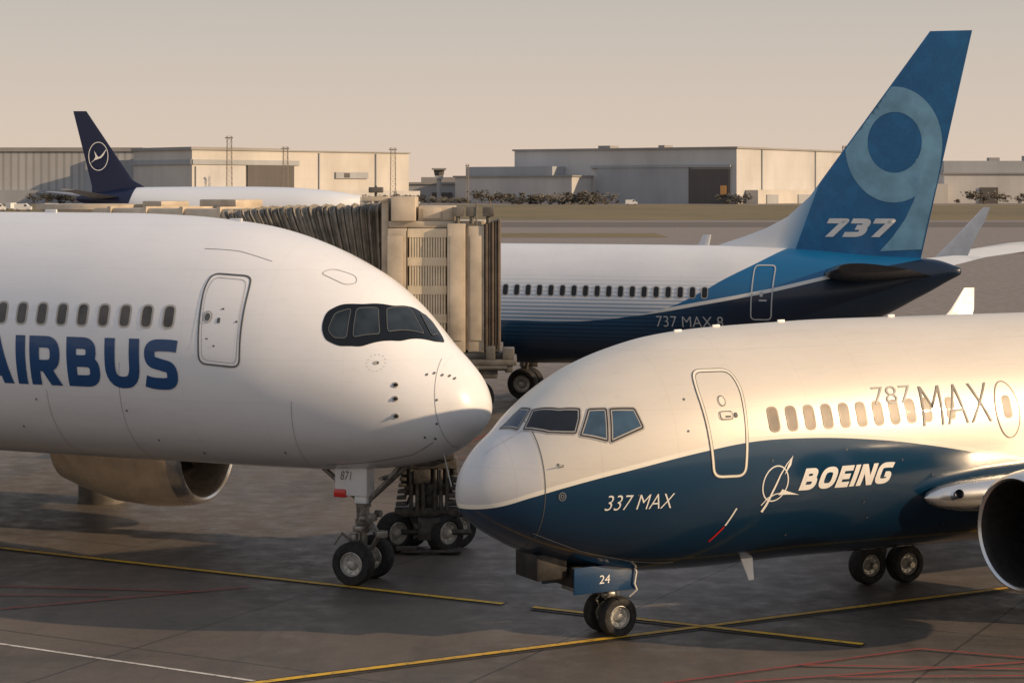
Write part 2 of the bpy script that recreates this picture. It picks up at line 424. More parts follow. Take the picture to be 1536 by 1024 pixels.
def wing(parent,secs,mat,name="wing"):
    mb=MB();rings=[]
    for (s,c,y,z,th,ny,nz) in secs:
        rings.append([Vector((s+a,y+b*ny,z+b*nz)) for a,b in airfoil(c,th)])
    mb.loft(rings);return mb.done(name,parent,[mat],sharp=50)
def engine(parent,s0,y,z,Rr,L,nac,name="engine"):
    e=empty(name,(0,0,0),0,parent)
    mb=MB();P=[(1.05,.80*Rr),(.5,.80*Rr),(.16,.84*Rr),(.04,.88*Rr),(0,.915*Rr),(.02,.95*Rr),(.10,.985*Rr),(.30,1.03*Rr),(L*.2,1.07*Rr),(L*.35,1.09*Rr),(L*.6,1.04*Rr),(L*.85,.86*Rr),(L,.72*Rr),(L*.98,.68*Rr),(L*.8,.66*Rr)]
    mis=[2,2,2,1,1,1,1,0,0,0,0,0,2,2]  # inlet duct given dark metal so its inside looks shaded
    mb.lathe(P,(s0,y,z),(1,0,0),64,mis);mb.done("nacelle",e,[nac,M['silver'],M['darkmetal']],sharp=60)
    mb=MB();mb.lathe([(L*.7,.45*Rr),(L*1.05,.40*Rr),(L*1.15,.30*Rr),(L*1.35,.04*Rr)],(s0,y,z),(1,0,0),36);mb.done("exhaust_cone",e,[M['darkmetal']])
    mb=MB();nb=22
    for k in range(nb):
        t=2*math.pi*k/nb
        def q(r,dt,dx):
            return Vector((s0+.75+dx,y+math.cos(t+dt)*r,z+math.sin(t+dt)*r))
        rings=[]
        for f in range(5):
            r=Rr*(.24+.55*f/4);tw=.10+.05*f
            rings.append([q(r,-.10,-.02),q(r,.0,-.005+tw*.5),q(r,.12,tw),q(r,.0,.01+tw*.5)])
        mb.loft(rings)
    mb.lathe([(1.04,.79*Rr),(1.04,.1*Rr)],(s0,y,z),(1,0,0),36)
    mb.done("fan",e,[M['darkmetal']])
    mb=MB();mb.lathe([(.35,.003),(.42,.08*Rr),(.6,.18*Rr),(.8,.25*Rr),(.9,.25*Rr)],(s0,y,z),(1,0,0),30);mb.done("spinner",e,[M['gear']])
    return e
def window(S,s,z,w,h,parent,eps=.006,mats=None,name="cabin_window"):
    bm=bmesh.new();fill2d(bm,rrect(s,z,w*.82,h*.86,w*.42))
    bmesh.ops.triangulate(bm,faces=bm.faces[:])
    nb=len(bm.faces);stroke2d(bm,rrect(s,z,w*.92,h*.93,w*.45),w*.14,True,.03)
    bm.faces.ensure_lookup_table()
    for i,f in enumerate(bm.faces): f.material_index=0 if i<nb else 1
    o=wrap(bm,S.sz(eps),name,parent,mats or [M['cabin'],M['wframe']],cut=False)
    return o
def patch(S,fn,pts,name,parent,mat,step=.1):
    bm=bmesh.new();fill2d(bm,pts);return wrap(bm,fn,name,parent,[mat],step)
def line(fn,pts,w,name,parent,mat,closed=False,step=.08,w1=None):
    bm=bmesh.new();stroke2d(bm,pts,w,closed,step,w1);return wrap(bm,fn,name,parent,[mat],cut=False)

# ================================================================== WHITE WIDEBODY
A=empty("airliner",(-.46,37.65,0),math.atan2(.384,-.923))
tag(A,"white wide-body airliner with navy lettering parked by the jet bridge","airliner")
SA=Surf([(0,3.46),(.09,3.79),(.27,4.10),(.57,4.42),(.92,4.74),(1.26,5.10),(1.69,5.52),(2.18,5.89),(2.69,6.17),(3.27,6.43),(4,6.68),(4.75,6.86),(5.5,6.96),(6.58,7.05),(7.84,7.09),(11.1,7.10),(28,7.1),(38,6.6)],
        [(0,3.46),(.03,3.23),(.27,2.90),(.57,2.66),(.98,2.45),(1.55,2.31),(2.4,2.20),(3.41,2.15),(5.5,2.14),(11,2.14),(26,2.14),(38,5.8)],
        [(0,0),(.05,.33),(.2,.62),(.5,.9),(1,1.24),(2,1.68),(3,1.97),(4,2.18),(6,2.38),(8,2.45),(26,2.45),(38,.3)],1)
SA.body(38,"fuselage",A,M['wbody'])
K=1.3
def PH(l): return [(a,R(p)*K) for a,p in l]
mask=rpoly(PH([(2.64,27),(2.62,36),(2.42,44),(2.08,51.5),(1.66,67.5),(1.46,87),(1.25,97),(.97,93),(.84,86),(.92,74),(1.33,45),(1.90,25),(2.28,20),(2.54,21)]),.09)
patch(SA,SA.sp(.006),mask,"cockpit_window_surround",A,M['black'],.08)
for pn in ([(2.52,26.5),(2.47,37),(2.23,44.5),(2.17,26),(2.38,23.5)],[(2.07,28),(2.15,46),(1.84,56),(1.66,39)],[(1.56,44),(1.73,60),(1.48,80),(1.10,69)],[(1.38,87),(1.31,94),(1.0,87),(1.02,76)]):
    pp=rpoly(PH(pn),.06)
    wn_=patch(SA,SA.sp(.016),pp,"cockpit_window",A,M['glass'],.07)
    line(SA.sp(.019),pp,.011,"window_frame",wn_,M['outline'],True)
dp=[(4.89,4.32),(4.97,5.72),(4.90,5.98),(4.14,5.93),(4.10,5.70),(4.08,4.26)]
dr=patch(SA,SA.sz(.006),rpoly(dp,.16),"passenger_door",A,M['wbody'])
line(SA.sz(.012),rpoly(dp,.16),.032,"door_seal",dr,M['outline'],True)
line(SA.sz(.012),rpoly([(a+(-.06 if a>4.5 else .06),b+(-.07 if b>5 else .07)) for a,b in dp],.13),.010,"door_trim",dr,M['palegrey'],True)
bm=bmesh.new();fill2d(bm,ell(4.78,5.18,.055,.075,16));fill2d(bm,rrect(4.55,5.12,.06,.10,.02));fill2d(bm,rrect(4.75,4.78,.05,.025,.01));fill2d(bm,rrect(4.2,5.1,.04,.04,.02));fill2d(bm,rrect(4.6,4.65,.04,.03,.01));fill2d(bm,rrect(4.5,5.33,.05,.03,.01))
wrap(bm,SA.sz(.014),"door_handle",dr,[M['outline']],cut=False)
line(SA.sz(.016),ell(4.78,5.18,.085,.105,20),.02,"handle_ring",dr,M['palegrey'],True,.05)
for i in range(15):
    window(SA,5.57+.465*i,5.17,.25,.45,A,mats=[M['cabin'],M['wframe']])
block_text(SA.sz(.008),"fuselage_lettering",A,M['navytext'],"AIRBUS",9.93,5.33,3.80,4.75,.235,0,.11)
seam=SA.sp(.005)
for a0,lo,hi in ((.62,-80,62),(3.05,-75,-12),(6.55,-85,-5),(8.2,-85,-20)):
    pts=[(a0+.10*math.sin(R(p))*(1 if a0<1 else -3.0*(a0>3)),R(p)*K) for p in range(lo,hi+1,5)]
    line(seam,pts,.009,"panel_seam",A,M['seam'])
line(seam,[(.75,R(-42)*K),(1.2,R(-55)*K),(2.1,R(-62)*K),(3.0,R(-66)*K)],.014,"gear_bay_seam",A,M['outline'])
line(seam,rpoly(PH([(3.0,58),(2.85,66),(2.45,70),(2.35,64),(2.5,58)]),.1),.012,"escape_hatch_seam",A,M['seam'],True)
line(seam,[(5.3,R(53)*K),(4.6,R(55)*K),(3.9,R(54)*K)],.009,"panel_seam",A,M['seam'])
bm=bmesh.new()
for k in range(14):
    t=2*math.pi*k/14;fill2d(bm,ell(1.62+.15*math.cos(t),4.37+.15*math.sin(t),.008,.008,6))
fill2d(bm,ell(1.62,4.37,.05,.035,12))
wrap(bm,SA.sz(.008),"static_port_marks",A,[M['palegrey']],cut=False)
bm=bmesh.new()
for (a,z) in ((1.59,4.37),(.61,3.68),(.62,3.24),(.60,4.12),(.42,4.05),(.50,4.10),(.72,4.16),(.82,4.14),(6.6,3.35),(9.2,2.9),(5.4,2.5),(3.6,2.6),(8.6,3.5),(6.2,2.75),(.70,2.95),(.85,2.98)):
    fill2d(bm,ell(a,z,.020,.024,8))
wrap(bm,SA.sz(.01),"skin_fittings",A,[M['outline']],cut=False)
for (a,z) in ((1.27,3.97),(1.26,3.72),(1.26,3.40)):
    p=SA.phi(a,z);c=SA.pt(a,p);n=SA.nrm(a,p);mb=MB()
    mb.cyl(c-n*.01,c+n*.012,.055,seg=16);mb.mi=1;mb.cyl(c,c+n*.035,.032);mb.cyl(c+n*.03,c+n*.032+Vector((-.05,0,0)),.020,.012)
    mb.done("pitot_probe",A,[M['palegrey'],M['darkmetal']])
for a in (5.3,9.7):
    mb=MB();z=SA.T(a);mb.box((a,-.02,z-.03),(a+.28,.02,z+.06),.01);mb.done("roof_antenna",A,[M['whitepaint']])
g=empty("nose_landing_gear",(0,0,0),0,A)
wheel(g,(2.61,.42,.42),.42,.30);wheel(g,(2.61,-.42,.42),.42,.30)
mb=MB()
mb.cyl((2.61,-.5,.42),(2.61,.5,.42),.06);mb.cyl((2.61,0,.40),(2.61,0,1.15),.075);mb.cyl((2.61,0,.95),(2.62,0,2.35),.12)
mb.cyl((2.61,0,1.12),(2.61,0,1.22),.16);mb.cyl((2.61,0,1.45),(2.61,0,1.52),.15)
mb.cyl((2.45,-.05,.62),(2.28,-.05,.92),.03);mb.cyl((2.28,-.05,.92),(2.5,-.05,1.2),.03);mb.cyl((2.45,.05,.62),(2.28,.05,.92),.03);mb.cyl((2.28,.05,.92),(2.5,.05,1.2),.03)
mb.cyl((2.62,.0,1.5),(3.6,.0,2.25),.05);mb.cyl((2.62,.22,1.75),(2.62,-.22,1.75),.05)
mb.cyl((2.5,-.15,1.6),(1.7,-.15,2.3),.045);mb.cyl((2.5,.15,1.5),(1.75,.15,2.3),.045);mb.cyl((2.1,-.3,2.05),(2.1,.3,2.05),.04)
mb.box((2.5,.12,1.0),(2.7,.30,1.12),.02);mb.box((2.42,-.25,1.15),(2.6,.25,1.3),.03)
for k in range(5): mb.cyl((2.66+.03*k,.14-.05*k,.6+.05*k),(2.70,.13-.06*k,1.9),.012,seg=8)
mb.cyl((2.5,-.30,1.28),(2.38,-.30,1.28),.07);mb.cyl((2.5,.30,1.28),(2.38,.30,1.28),.07)
mb.cyl((2.6,.1,.62),(2.9,.35,.98),.025);mb.cyl((2.9,.35,.98),(3.05,.38,.75),.02);mb.cyl((2.45,.1,1.05),(2.05,.3,1.0),.03);mb.box((1.98,.2,.93),(2.15,.36,1.06),.02)
mb.box((2.66,.1,.75),(2.8,.24,.95),.02)
mb.done("strut",g,[M['gear']])
mb=MB();mb.box((2.36,.02,1.70),(3.05,.36,2.25),.02);mb.box((2.40,.05,1.55),(2.66,.30,1.70),.02)
mb.done("gear_door",g,[M['whitepaint']])
mb=MB();mb.box((2.80,.28,1.66),(3.06,.40,1.82),.03);mb.done("red_light",g,[M['redlight']])
text_on(lambda x,z:Vector((x,.366,z)),"door_lettering",g,M['greytext'],"871",2.92,2.68,2.0,2.17,.0,.2)
mb=MB();mb.cyl((.75,.35,2.62),(.45,.65,2.05),.012,seg=8);mb.done("drain_mast",A,[M['palegrey']])
for sg in (1,-1):
    wing(A,[(10.6,7.0,sg*1.5,2.75,.42,0,1),(13.5,5.2,sg*5.5,3.05,.30,0,1),(19.5,2.4,sg*17,4.0,.14,0,1)],M['greywing'])
engine(A,8.50,-4.0,1.84,1.27,3.6,M['tan'])
mb=MB();mb.box((9.6,-4.12,2.9),(13.5,-3.88,3.25),.08);mb.done("engine_pylon",A,[M['tan']])
for sg in (1,-1):
    mg=empty("main_landing_gear",(0,0,0),0,A)
    for dx in (17.2,18.6): wheel(mg,(dx,sg*2.9,.6),.6,.45)
    mb=MB();mb.cyl((17.2,sg*2.6,.6),(18.6,sg*2.6,.6),.12);mb.cyl((17.9,sg*2.6,.6),(17.9,sg*2.4,2.9),.18);mb.done("strut",mg,[M['gear']])

# ================================================================== BLUE AND WHITE NARROWBODY
B=empty("airliner",(-.88,32.72,0),math.atan2(.477,.879))
tag(B,"navy and pearl white narrow-body airliner on its nose wheels","airliner")
SB=Surf([(0,2.53),(.03,2.80),(.19,3.09),(.46,3.38),(.84,3.66),(1.09,3.90),(1.41,4.15),(1.79,4.39),(2.31,4.64),(2.97,4.86),(3.78,5.04),(4.74,5.14),(6.17,5.19),(7.65,5.22),(9.98,5.21),(12.23,5.2),(26,5.2),(36,4.8)],
        [(0,2.53),(.03,2.34),(.22,2.12),(.65,1.82),(1.28,1.51),(2.18,1.24),(3.37,1.06),(4.74,1.02),(6.17,1.04),(7.65,1.02),(11,.98),(24,.98),(36,4.2)],
        [(0,0),(.05,.20),(.2,.42),(.5,.69),(1,1.02),(2,1.43),(3,1.69),(4,1.84),(5.5,1.96),(7,2.0),(25,2.0),(36,.2)],-1)
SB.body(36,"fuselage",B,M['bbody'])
for pn,mt in (([(.78,91),(1.13,86.5),(1.19,75),(1.05,71),(.90,67)],'bglass'),([(.96,61.5),(1.09,67),(1.20,72),(1.35,64),(1.50,56),(1.77,48),(1.72,42),(1.60,33.5),(1.42,37.5),(1.24,43),(1.10,51)],'fglass'),([(1.655,31),(1.89,45),(2.15,41),(2.05,22.5)],'bglass'),([(2.10,21.5),(2.205,40),(2.58,36),(2.65,25)],'bglass')):
    pp=rpoly(PH(pn),.025)
    w_=patch(SB,SB.sp(.006),pp,"cockpit_window",B,M[mt],.08)
    line(SB.sp(.012),pp,.018,"window_frame",w_,M['darkmetal'],True)
    line(SB.sp(.008),pp,.055,"window_trim",w_,M['wframe'],True)
dp=[(3.80,2.84),(3.72,4.25),(3.78,4.53),(4.44,4.53),(4.52,4.25),(4.38,2.83)]
dr=patch(SB,SB.sz(.006),rpoly(dp,.15),"passenger_door",B,M['bbody'])
line(SB.sz(.014),rpoly(dp,.15),.036,"door_seal",dr,M['cream'],True)
line(SB.sz(.011),rpoly(dp,.15),.058,"door_gap",dr,M['outline'],True)
bm=bmesh.new();fill2d(bm,rrect(4.12,3.82,.20,.10,.04));fill2d(bm,ell(4.1,4.05,.05,.07,14))
wrap(bm,SB.sz(.016),"door_handle",dr,[M['cream']],cut=False)
bm=bmesh.new();fill2d(bm,rrect(4.15,3.80,.10,.03,.01));fill2d(bm,ell(4.3,3.82,.03,.045,10))
stroke2d(bm,ell(4.1,4.05,.06,.08,18),.012,True);stroke2d(bm,rrect(4.12,3.82,.24,.13,.05),.012,True)
wrap(bm,SB.sz(.02),"handle_recess",dr,[M['outline']],cut=False)
BW=[M['bcabin'],M['wtrim']]
for i in range(10): window(SB,5.00+.358*i,3.72,.205,.42,B,mats=BW)
window(SB,8.76,3.72,.19,.39,B,mats=BW)
ov=patch(SB,SB.sz(.006),ell(10.06,3.63,.27,.49,32),"service_door",B,M['bbody'])
line(SB.sz(.010),ell(10.06,3.63,.27,.49,32),.022,"door_seal",ov,M['wtrim'],True)
window(SB,10.06,3.68,.19,.40,ov,.012,BW)
for i in range(5): window(SB,10.7+.42*i,3.70,.205,.42,B,mats=BW)
block_text(SB.sz(.008),"fuselage_lettering",B,M['whitetext'],"BOEING",5.45,7.45,2.51,2.88,.25,.30,.10,.12)
text_on(SB.sz(.008),"model_lettering",B,M['whitetext'],"337 MAX",1.97,3.12,2.36,2.61,-.010,.25,1.0,.12)
text_on(SB.sz(.013),"model_lettering",B,M['palegrey'],"787",7.12,7.97,3.86,4.15,-.014,.1,1.0,.12)
text_on(SB.sz(.014),"model_lettering",B,M['greytext'],"MAX",8.10,9.70,3.45,4.12,-.022,.1,1.0,.12)
bm=bmesh.new()
stroke2d(bm,ell(4.98,2.66,.24,.30,40,R(-12)),.022,True,.04)
stroke2d(bm,[(5.30,3.10),(5.18,2.98),(5.06,2.80),(4.94,2.52),(4.86,2.30),(4.80,2.18)],.012,False,.04,.05,.0012)
stroke2d(bm,[(5.16,2.50),(5.0,2.48),(4.86,2.42),(4.76,2.30)],.02,False,.04,None,.0024)
wrap(bm,SB.sz(.008),"emblem",B,[M['whitetext']],cut=False,layered=True)
bm=bmesh.new();fill2d(bm,[(5.12,2.56),(5.22,2.52),(5.48,2.44),(5.24,2.46),(5.06,2.46)]);fill2d(bm,[(5.30,3.12),(5.26,2.96),(5.14,2.80),(5.20,2.96)])
wrap(bm,SB.sz(.013),"emblem_swoosh",B,[M['whitetext']],cut=False)
bm=bmesh.new();stroke2d(bm,[(4.30,2.28),(4.17,1.98)],.03);wrap(bm,SB.sz(.008),"inspection_mark",B,[M['whitetext']],cut=False)
bm=bmesh.new();stroke2d(bm,[(4.16,1.96),(3.98,1.70)],.03);wrap(bm,SB.sz(.008),"inspection_mark",B,[M['redlight']],cut=False)
sm=SB.sp(.005)
line(sm,[(1.02+.03*math.cos(R(p)),R(p)*K) for p in range(-78,92,6)],.012,"radome_seam",B,M['outline'])
line(sm,[(.98,R(-42)*K),(1.8,R(-52)*K),(2.8,R(-58)*K),(3.6,R(-60)*K)],.012,"gear_bay_seam",B,M['palegrey'])
line(sm,[(.35,R(68)*K),(.98,R(62)*K)],.008,"panel_seam",B,M['palegrey'])
line(SB.sz(.01),ell(1.30,2.61,.05,.065,18),.014,"static_port",B,M['silver'],True,.03)
line(SB.sz(.011),ell(1.30,2.61,.022,.03,12),.014,"static_port",B,M['silver'],True,.03)
bm=bmesh.new()
for (a,z) in ((1.26,3.12),(3.45,4.1),(2.5,2.6),(6.4,3.15),(7.6,2.9),(8.3,2.6),(5.5,1.7),(7.1,1.9),(9.0,1.6),(6.9,2.2),(4.9,3.05),(3.4,3.6)):
    fill2d(bm,ell(a,z,.016,.02,8))
wrap(bm,SB.sz(.01),"skin_fittings",B,[M['outline']],cut=False)
p=SB.phi(1.32,3.10);c=SB.pt(1.32,p);n=SB.nrm(1.32,p);mb=MB();mb.cyl(c-n*.01,c+n*.03,.022);mb.cyl(c+n*.03,c+n*.035+Vector((-.08,0,0)),.012,.008);mb.done("pitot_probe",B,[M['gear']])
for a in (4.2,5.0,6.4,8.9):
    mb=MB();z=SB.T(a);mb.box((a,-.015,z-.03),(a+.16,.015,z+.045),.01);mb.done("roof_antenna",B,[M['whitepaint']])
mb=MB()
mb.loft([[(5.0,-.86,1.25),(5.25,-.86,1.25),(5.25,-.83,1.25),(5.0,-.83,1.25)],[(5.18,-.86,.85),(5.28,-.86,.85),(5.28,-.84,.85),(5.18,-.84,.85)]]);mb.done("belly_antenna",B,[M['whitepaint']])
g=empty("nose_landing_gear",(0,0,0),0,B)
wheel(g,(2.9,.24,.345),.345,.25);wheel(g,(2.9,-.24,.345),.345,.25)
mb=MB();mb.cyl((2.9,-.3,.345),(2.9,.3,.345),.05);mb.cyl((2.9,0,.34),(2.88,0,.8),.055);mb.cyl((2.88,0,.6),(2.85,0,1.35),.085)
mb.cyl((2.72,-.04,.45),(2.6,-.04,.62),.02);mb.cyl((2.6,-.04,.62),(2.78,-.04,.8),.02);mb.cyl((2.86,0,.86),(2.2,0,1.35),.04)
mb.box((2.72,-.2,.66),(2.9,.2,.76),.03);mb.cyl((2.66,-.16,.72),(2.74,-.16,.72),.05);mb.cyl((2.66,.16,.72),(2.74,.16,.72),.05)
mb.cyl((2.98,-.12,.4),(3.0,-.10,1.2),.012,seg=8);mb.cyl((2.8,-.1,.5),(2.84,-.08,1.1),.012,seg=8)
mb.box((2.1,-.30,.80),(2.85,.30,.90),.03);mb.done("strut",g,[M['gear']])
mb=MB();mb.box((1.87,-.56,.85),(3.08,-.52,1.30),.015);mb.box((1.87,.52,.85),(3.08,.56,1.30),.015)
mb.done("gear_door",g,[M['bluepaint']])
mb=MB();mb.box((1.25,-.40,1.10),(1.84,.36,1.55),.04);mb.box((1.88,-.48,.95),(3.0,.48,1.3),.02);mb.done("gear_bay",g,[M['darkmetal']])
text_on(lambda x,z:Vector((x,-.566,z)),"door_number",g,M['whitetext'],"24",2.35,2.56,1.0,1.14,.0,.1)
mb=MB();ps=[(3.0,-.58,1.28),(3.06,-.6,1.15),(3.02,-.6,.95),(3.08,-.58,.84),(2.98,-.5,.72)]
for a,b_ in zip(ps,ps[1:]): mb.cyl(a,b_,.014,seg=8)
mb.done("hose",g,[M['cream']])
mg=empty("main_landing_gear",(0,0,0),0,B)
wheel(mg,(9.5,1.35,.37),.37,.34);wheel(mg,(10.25,1.15,.37),.37,.34)
mb=MB();mb.cyl((9.5,1.6,.37),(9.5,1.1,.37),.06);mb.cyl((10.25,1.4,.37),(10.25,.9,.37),.06);mb.cyl((9.5,1.55,.37),(10.25,1.4,.37),.07);mb.cyl((9.9,1.45,.4),(9.9,1.2,1.3),.09);mb.cyl((9.3,1.2,1.2),(9.9,1.4,.6),.04)
mb.done("strut",mg,[M['gear']])
for sg in (-1,1):
    wl=[(8.0,6.5,sg*1.35,2.12,.30,0,1),(9.3,5.3,sg*2.6,2.25,.27,0,1),(12.2,4.2,sg*6,2.55,.2,0,1),(24.0,1.6,sg*16.6,3.35,.09,0,1)]
    wing(B,wl,M['silver'] if sg<0 else M['greywing'])
    wing(B,[(24.0,1.6,sg*16.6,3.35,.09,0,1),(24.4,1.35,sg*16.9,3.45,.07,sg*.6,.8),(25.2,.9,sg*17.1,4.0,.05,1,0),(25.8,.4,sg*17.2,4.62,.03,1,0)],M['whitepaint'],"winglet")
mb=MB();mb.lathe([(0,.01),(.08,.10),(.3,.19),(.7,.26),(1.6,.32),(3,.3)],(8.1,-1.98,2.2),(1,-.12,0),28);mb.done("wing_root_fairing",B,[M['silver']])
mb=MB();mb.lathe([(0,.0),(.0,.06),(.02,.08),(.05,.08)],(8.62,-2.27,2.27),(-.35,-.9,.2),20);mb.done("landing_light",B,[M['fglass']])
engine(B,7.6,-4.8,2.04,.97,3.3,M['darknac'])
mb=MB();mb.box((8.7,-4.9,2.6),(12.5,-4.7,2.95),.06);mb.done("engine_pylon",B,[M['darknac']])

# ================================================================== SECOND NARROWBODY, TAIL VIEW
C=empty("airliner",(14.6,65,0),math.atan2(.317,-.948))
tag(C,"blue tailed narrow-body airliner with a large nine on its fin","airliner")
SC=Surf([(0,4.98),(.25,5.12),(.89,5.30),(3.06,5.42),(5.72,5.62),(7.99,5.69),(12.2,5.70),(26,5.7),(29,5.2),(31,3.9)],
        [(0,4.88),(.3,4.66),(1.32,4.07),(2.51,3.42),(4.2,2.75),(6.5,2.15),(9,1.80),(12.2,1.62),(15.1,1.56),(27,1.6),(31,3.3)],
        [(0,0),(.1,.16),(.9,.42),(2.5,.85),(5,1.45),(8,1.86),(11,2.0),(25,2.0),(29,1.4),(31,.1)],1,.5)
SC.body(31,"fuselage",C,M['tbody'],64,110)
mb=MB();rings=[]
def le(z):
    T=[(5.5,8.4),(5.72,8.0),(6.0,7.15),(6.26,6.45),(6.67,5.68),(7.34,4.95),(12.74,1.0)]
    for i in range(len(T)-1):
        if z<=T[i+1][0]: return T[i][1]+(T[i+1][1]-T[i][1])*(z-T[i][0])/(T[i+1][0]-T[i][0])
    return T[-1][1]
def te(z): return 1.30-(z-5.3)/7.4*1.64
for z in [5.2,5.72,5.86,6.0,6.13,6.26,6.46,6.67,6.85,7.0,7.15,7.34,8,9,10,11,12,12.6,12.74]:
    a=le(max(z,5.5));b=te(z);c=a-b;th=(.22 if z<12.7 else .1)*(1-(z-5)/14)
    ring=[]
    for (x,yv) in airfoil(1,.1): ring.append(Vector((a-x*c,yv*th/.1*.75,z)))
    rings.append(ring)
mb.loft(rings);mb.done("tail_fin",C,[M['fin']],sharp=50)
def finmap(eps):
    def f(x,z,e=0):
        a=le(max(z,5.5));b=te(z);c=a-b;th=.22*(1-(z-5)/14)
        x=max(min(x,a-.06),b+.02);xi=min(max((a-x)/c,.001),1)
        y=.1*2.6*(.2969*math.sqrt(xi)-.126*xi-.3516*xi*xi+.2843*xi**3-.1036*xi**4)*1.9
        return Vector((x,y*th/.1*.75+eps+e,z))
    return f
bm=bmesh.new()
n=64;o_=ell(2.18,9.05,1.58,1.90,n);i_=ell(2.14,9.12,.88,1.0,n)
vo=[bm.verts.new((*p,0)) for p in o_];vi=[bm.verts.new((*p,0)) for p in i_]
for k in range(n): bm.faces.new((vo[k],vo[(k+1)%n],vi[(k+1)%n],vi[k]))
wrap(bm,finmap(.012),"tail_numeral",C,[M['paleblue']],.2)
Lp=[(.62,9.0),(.66,8.4),(.78,7.8),(.92,7.2),(1.06,6.6),(1.19,6.0),(1.27,5.62)]
Rp=[(1.46,8.55),(1.32,8.15),(1.36,7.7),(1.52,7.2),(1.80,6.6),(2.22,6.0),(2.62,5.55)]
bm=bmesh.new();a_=[bm.verts.new((*p,0)) for p in Lp];b_=[bm.verts.new((*p,0)) for p in Rp]
for k in range(6): bm.faces.new((a_[k],a_[k+1],b_[k+1],b_[k]))
wrap(bm,finmap(.018),"numeral_stroke",C,[M['paleblue']],.25)
block_text(finmap(.026),"tail_lettering",C,M['whitetext'],"737",4.60,2.08,6.01,6.62,.27,.35,.08,.2)
text_on(SC.sz(.012),"fuselage_lettering",C,M['lightgrey'],"737 MAX 8",9.72,7.5,3.04,3.40,-.008,0,1.0,.2)
for i in range(22): window(SC,8.10+.405*i,4.18,.22,.40,C,.01,[M['black'],M['palegrey']])
dp=[(6.60,3.32),(6.52,5.08),(5.84,5.08),(5.95,3.32)]
line(SC.sz(.014),rpoly(dp,.15),.04,"door_seal",C,M['lightgrey'],True)
bm=bmesh.new();fill2d(bm,rrect(6.2,3.95,.25,.05,.02));fill2d(bm,rrect(6.25,4.15,.1,.16,.03));wrap(bm,SC.sz(.014),"door_handle",C,[M['lightgrey']],cut=False)
mb=MB();
mb.loft([[Vector((4.5-a,.3,4.76+b)) for a,b in airfoil(3.6,.66)],[Vector((3.7-a,3.4,5.0+b)) for a,b in airfoil(2.8,.54)],[Vector((3.0-a,6.2,5.20+b)) for a,b in airfoil(2.1,.34)]]);mb.done("tailplane",C,[M['stab']],sharp=50)
mb=MB();mb.loft([[Vector((4.2-a,-.3,4.9+b)) for a,b in airfoil(3.2,.3)],[Vector((1.2-a,-7,5.15+b)) for a,b in airfoil(1.3,.12)]]);mb.done("tailplane",C,[M['whitepaint']],sharp=50)
for sg in (1,-1):
    wing(C,[(15.5,6.5,sg*1.2,2.4,.4,0,1),(14.8,4.5,sg*5,2.7,.28,0,1),(12.6,1.5,sg*16.6,3.4,.12,0,1)],M['greywing'])
    wing(C,[(12.6,1.3,sg*16.6,3.4,.12,0,1),(12.5,.9,sg*16.95,3.8,.08,1,.3),(12.2,.35,sg*17.2,5.66,.04,1,0)],M['whitepaint'],"winglet")
    mg=empty("main_landing_gear",(0,0,0),0,C)
    for q in (2.45,3.1): wheel(mg,(15.8,sg*q,.56),.56,.42)
    mb=MB();mb.cyl((15.8,sg*2.3,.56),(15.8,sg*3.3,.56),.08);mb.cyl((15.8,sg*2.78,.5),(15.9,sg*2.6,2.5),.14);mb.cyl((15.8,sg*2.78,1.0),(15.2,sg*1.4,2.0),.07);mb.box((15.5,sg*3.3-.02,1.1),(16.2,sg*3.3+.02,2.1),.01)
    mb.done("strut",mg,[M['gear']])
g=empty("nose_landing_gear",(0,0,0),0,C)
wheel(g,(28,.25,.35),.35,.25);wheel(g,(28,-.25,.35),.35,.25);mb=MB();mb.cyl((28,0,.35),(28,0,2),.09);mb.done("strut",g,[M['gear']])

# ================================================================== OTHER PARKED AIRLINER: WING TIP
D=empty("airliner",(16.9,80,0),0)
tag(D,"pale airliner wing tip with tall upturned winglet, parked on apron","airliner")
dw=Vector((.43,.90,0));aft=Vector((.9,-.43,0))
def wsec(t,chord,off,z,th):
    base=dw*t+aft*off
    return [base+aft*a+Vector((0,0,z+b)) for a,b in airfoil(chord,th)]
mb=MB();mb.loft([wsec(0,1.5,0,4.82,.09),wsec(10,2.6,-1,4.85,.22),wsec(30,8.5,-4,4.4,.8)]);mb.done("wing",D,[M['whitepaint']])
def wls(chord,off,z,th): 
    return [aft*(off+a)+Vector((0,0,z))+dw*b for a,b in airfoil(chord,th)]
mb=MB();mb.loft([wls(1.3,0,4.86,.09),wls(.85,.75,5.6,.07),wls(.6,1.40,6.3,.05),wls(.28,1.95,6.88,.03)]);mb.done("winglet",D,[M['whitepaint']])
mb=MB();c0=dw*34
mb.lathe([(0,.02),(.4,1.0),(1.2,1.9),(3,2.5),(16,2.5),(26,1.2),(30,.2)],c0+aft*4+Vector((0,0,4.6)),aft,32);mb.done("fuselage",D,[M['wbody']])
for q_ in (14,6):
    mb=MB();mb.cyl(c0+aft*q_+Vector((0,0,0)),c0+aft*q_+Vector((0,0,3)),.3);mb.done("landing_gear",D,[M['gear']])

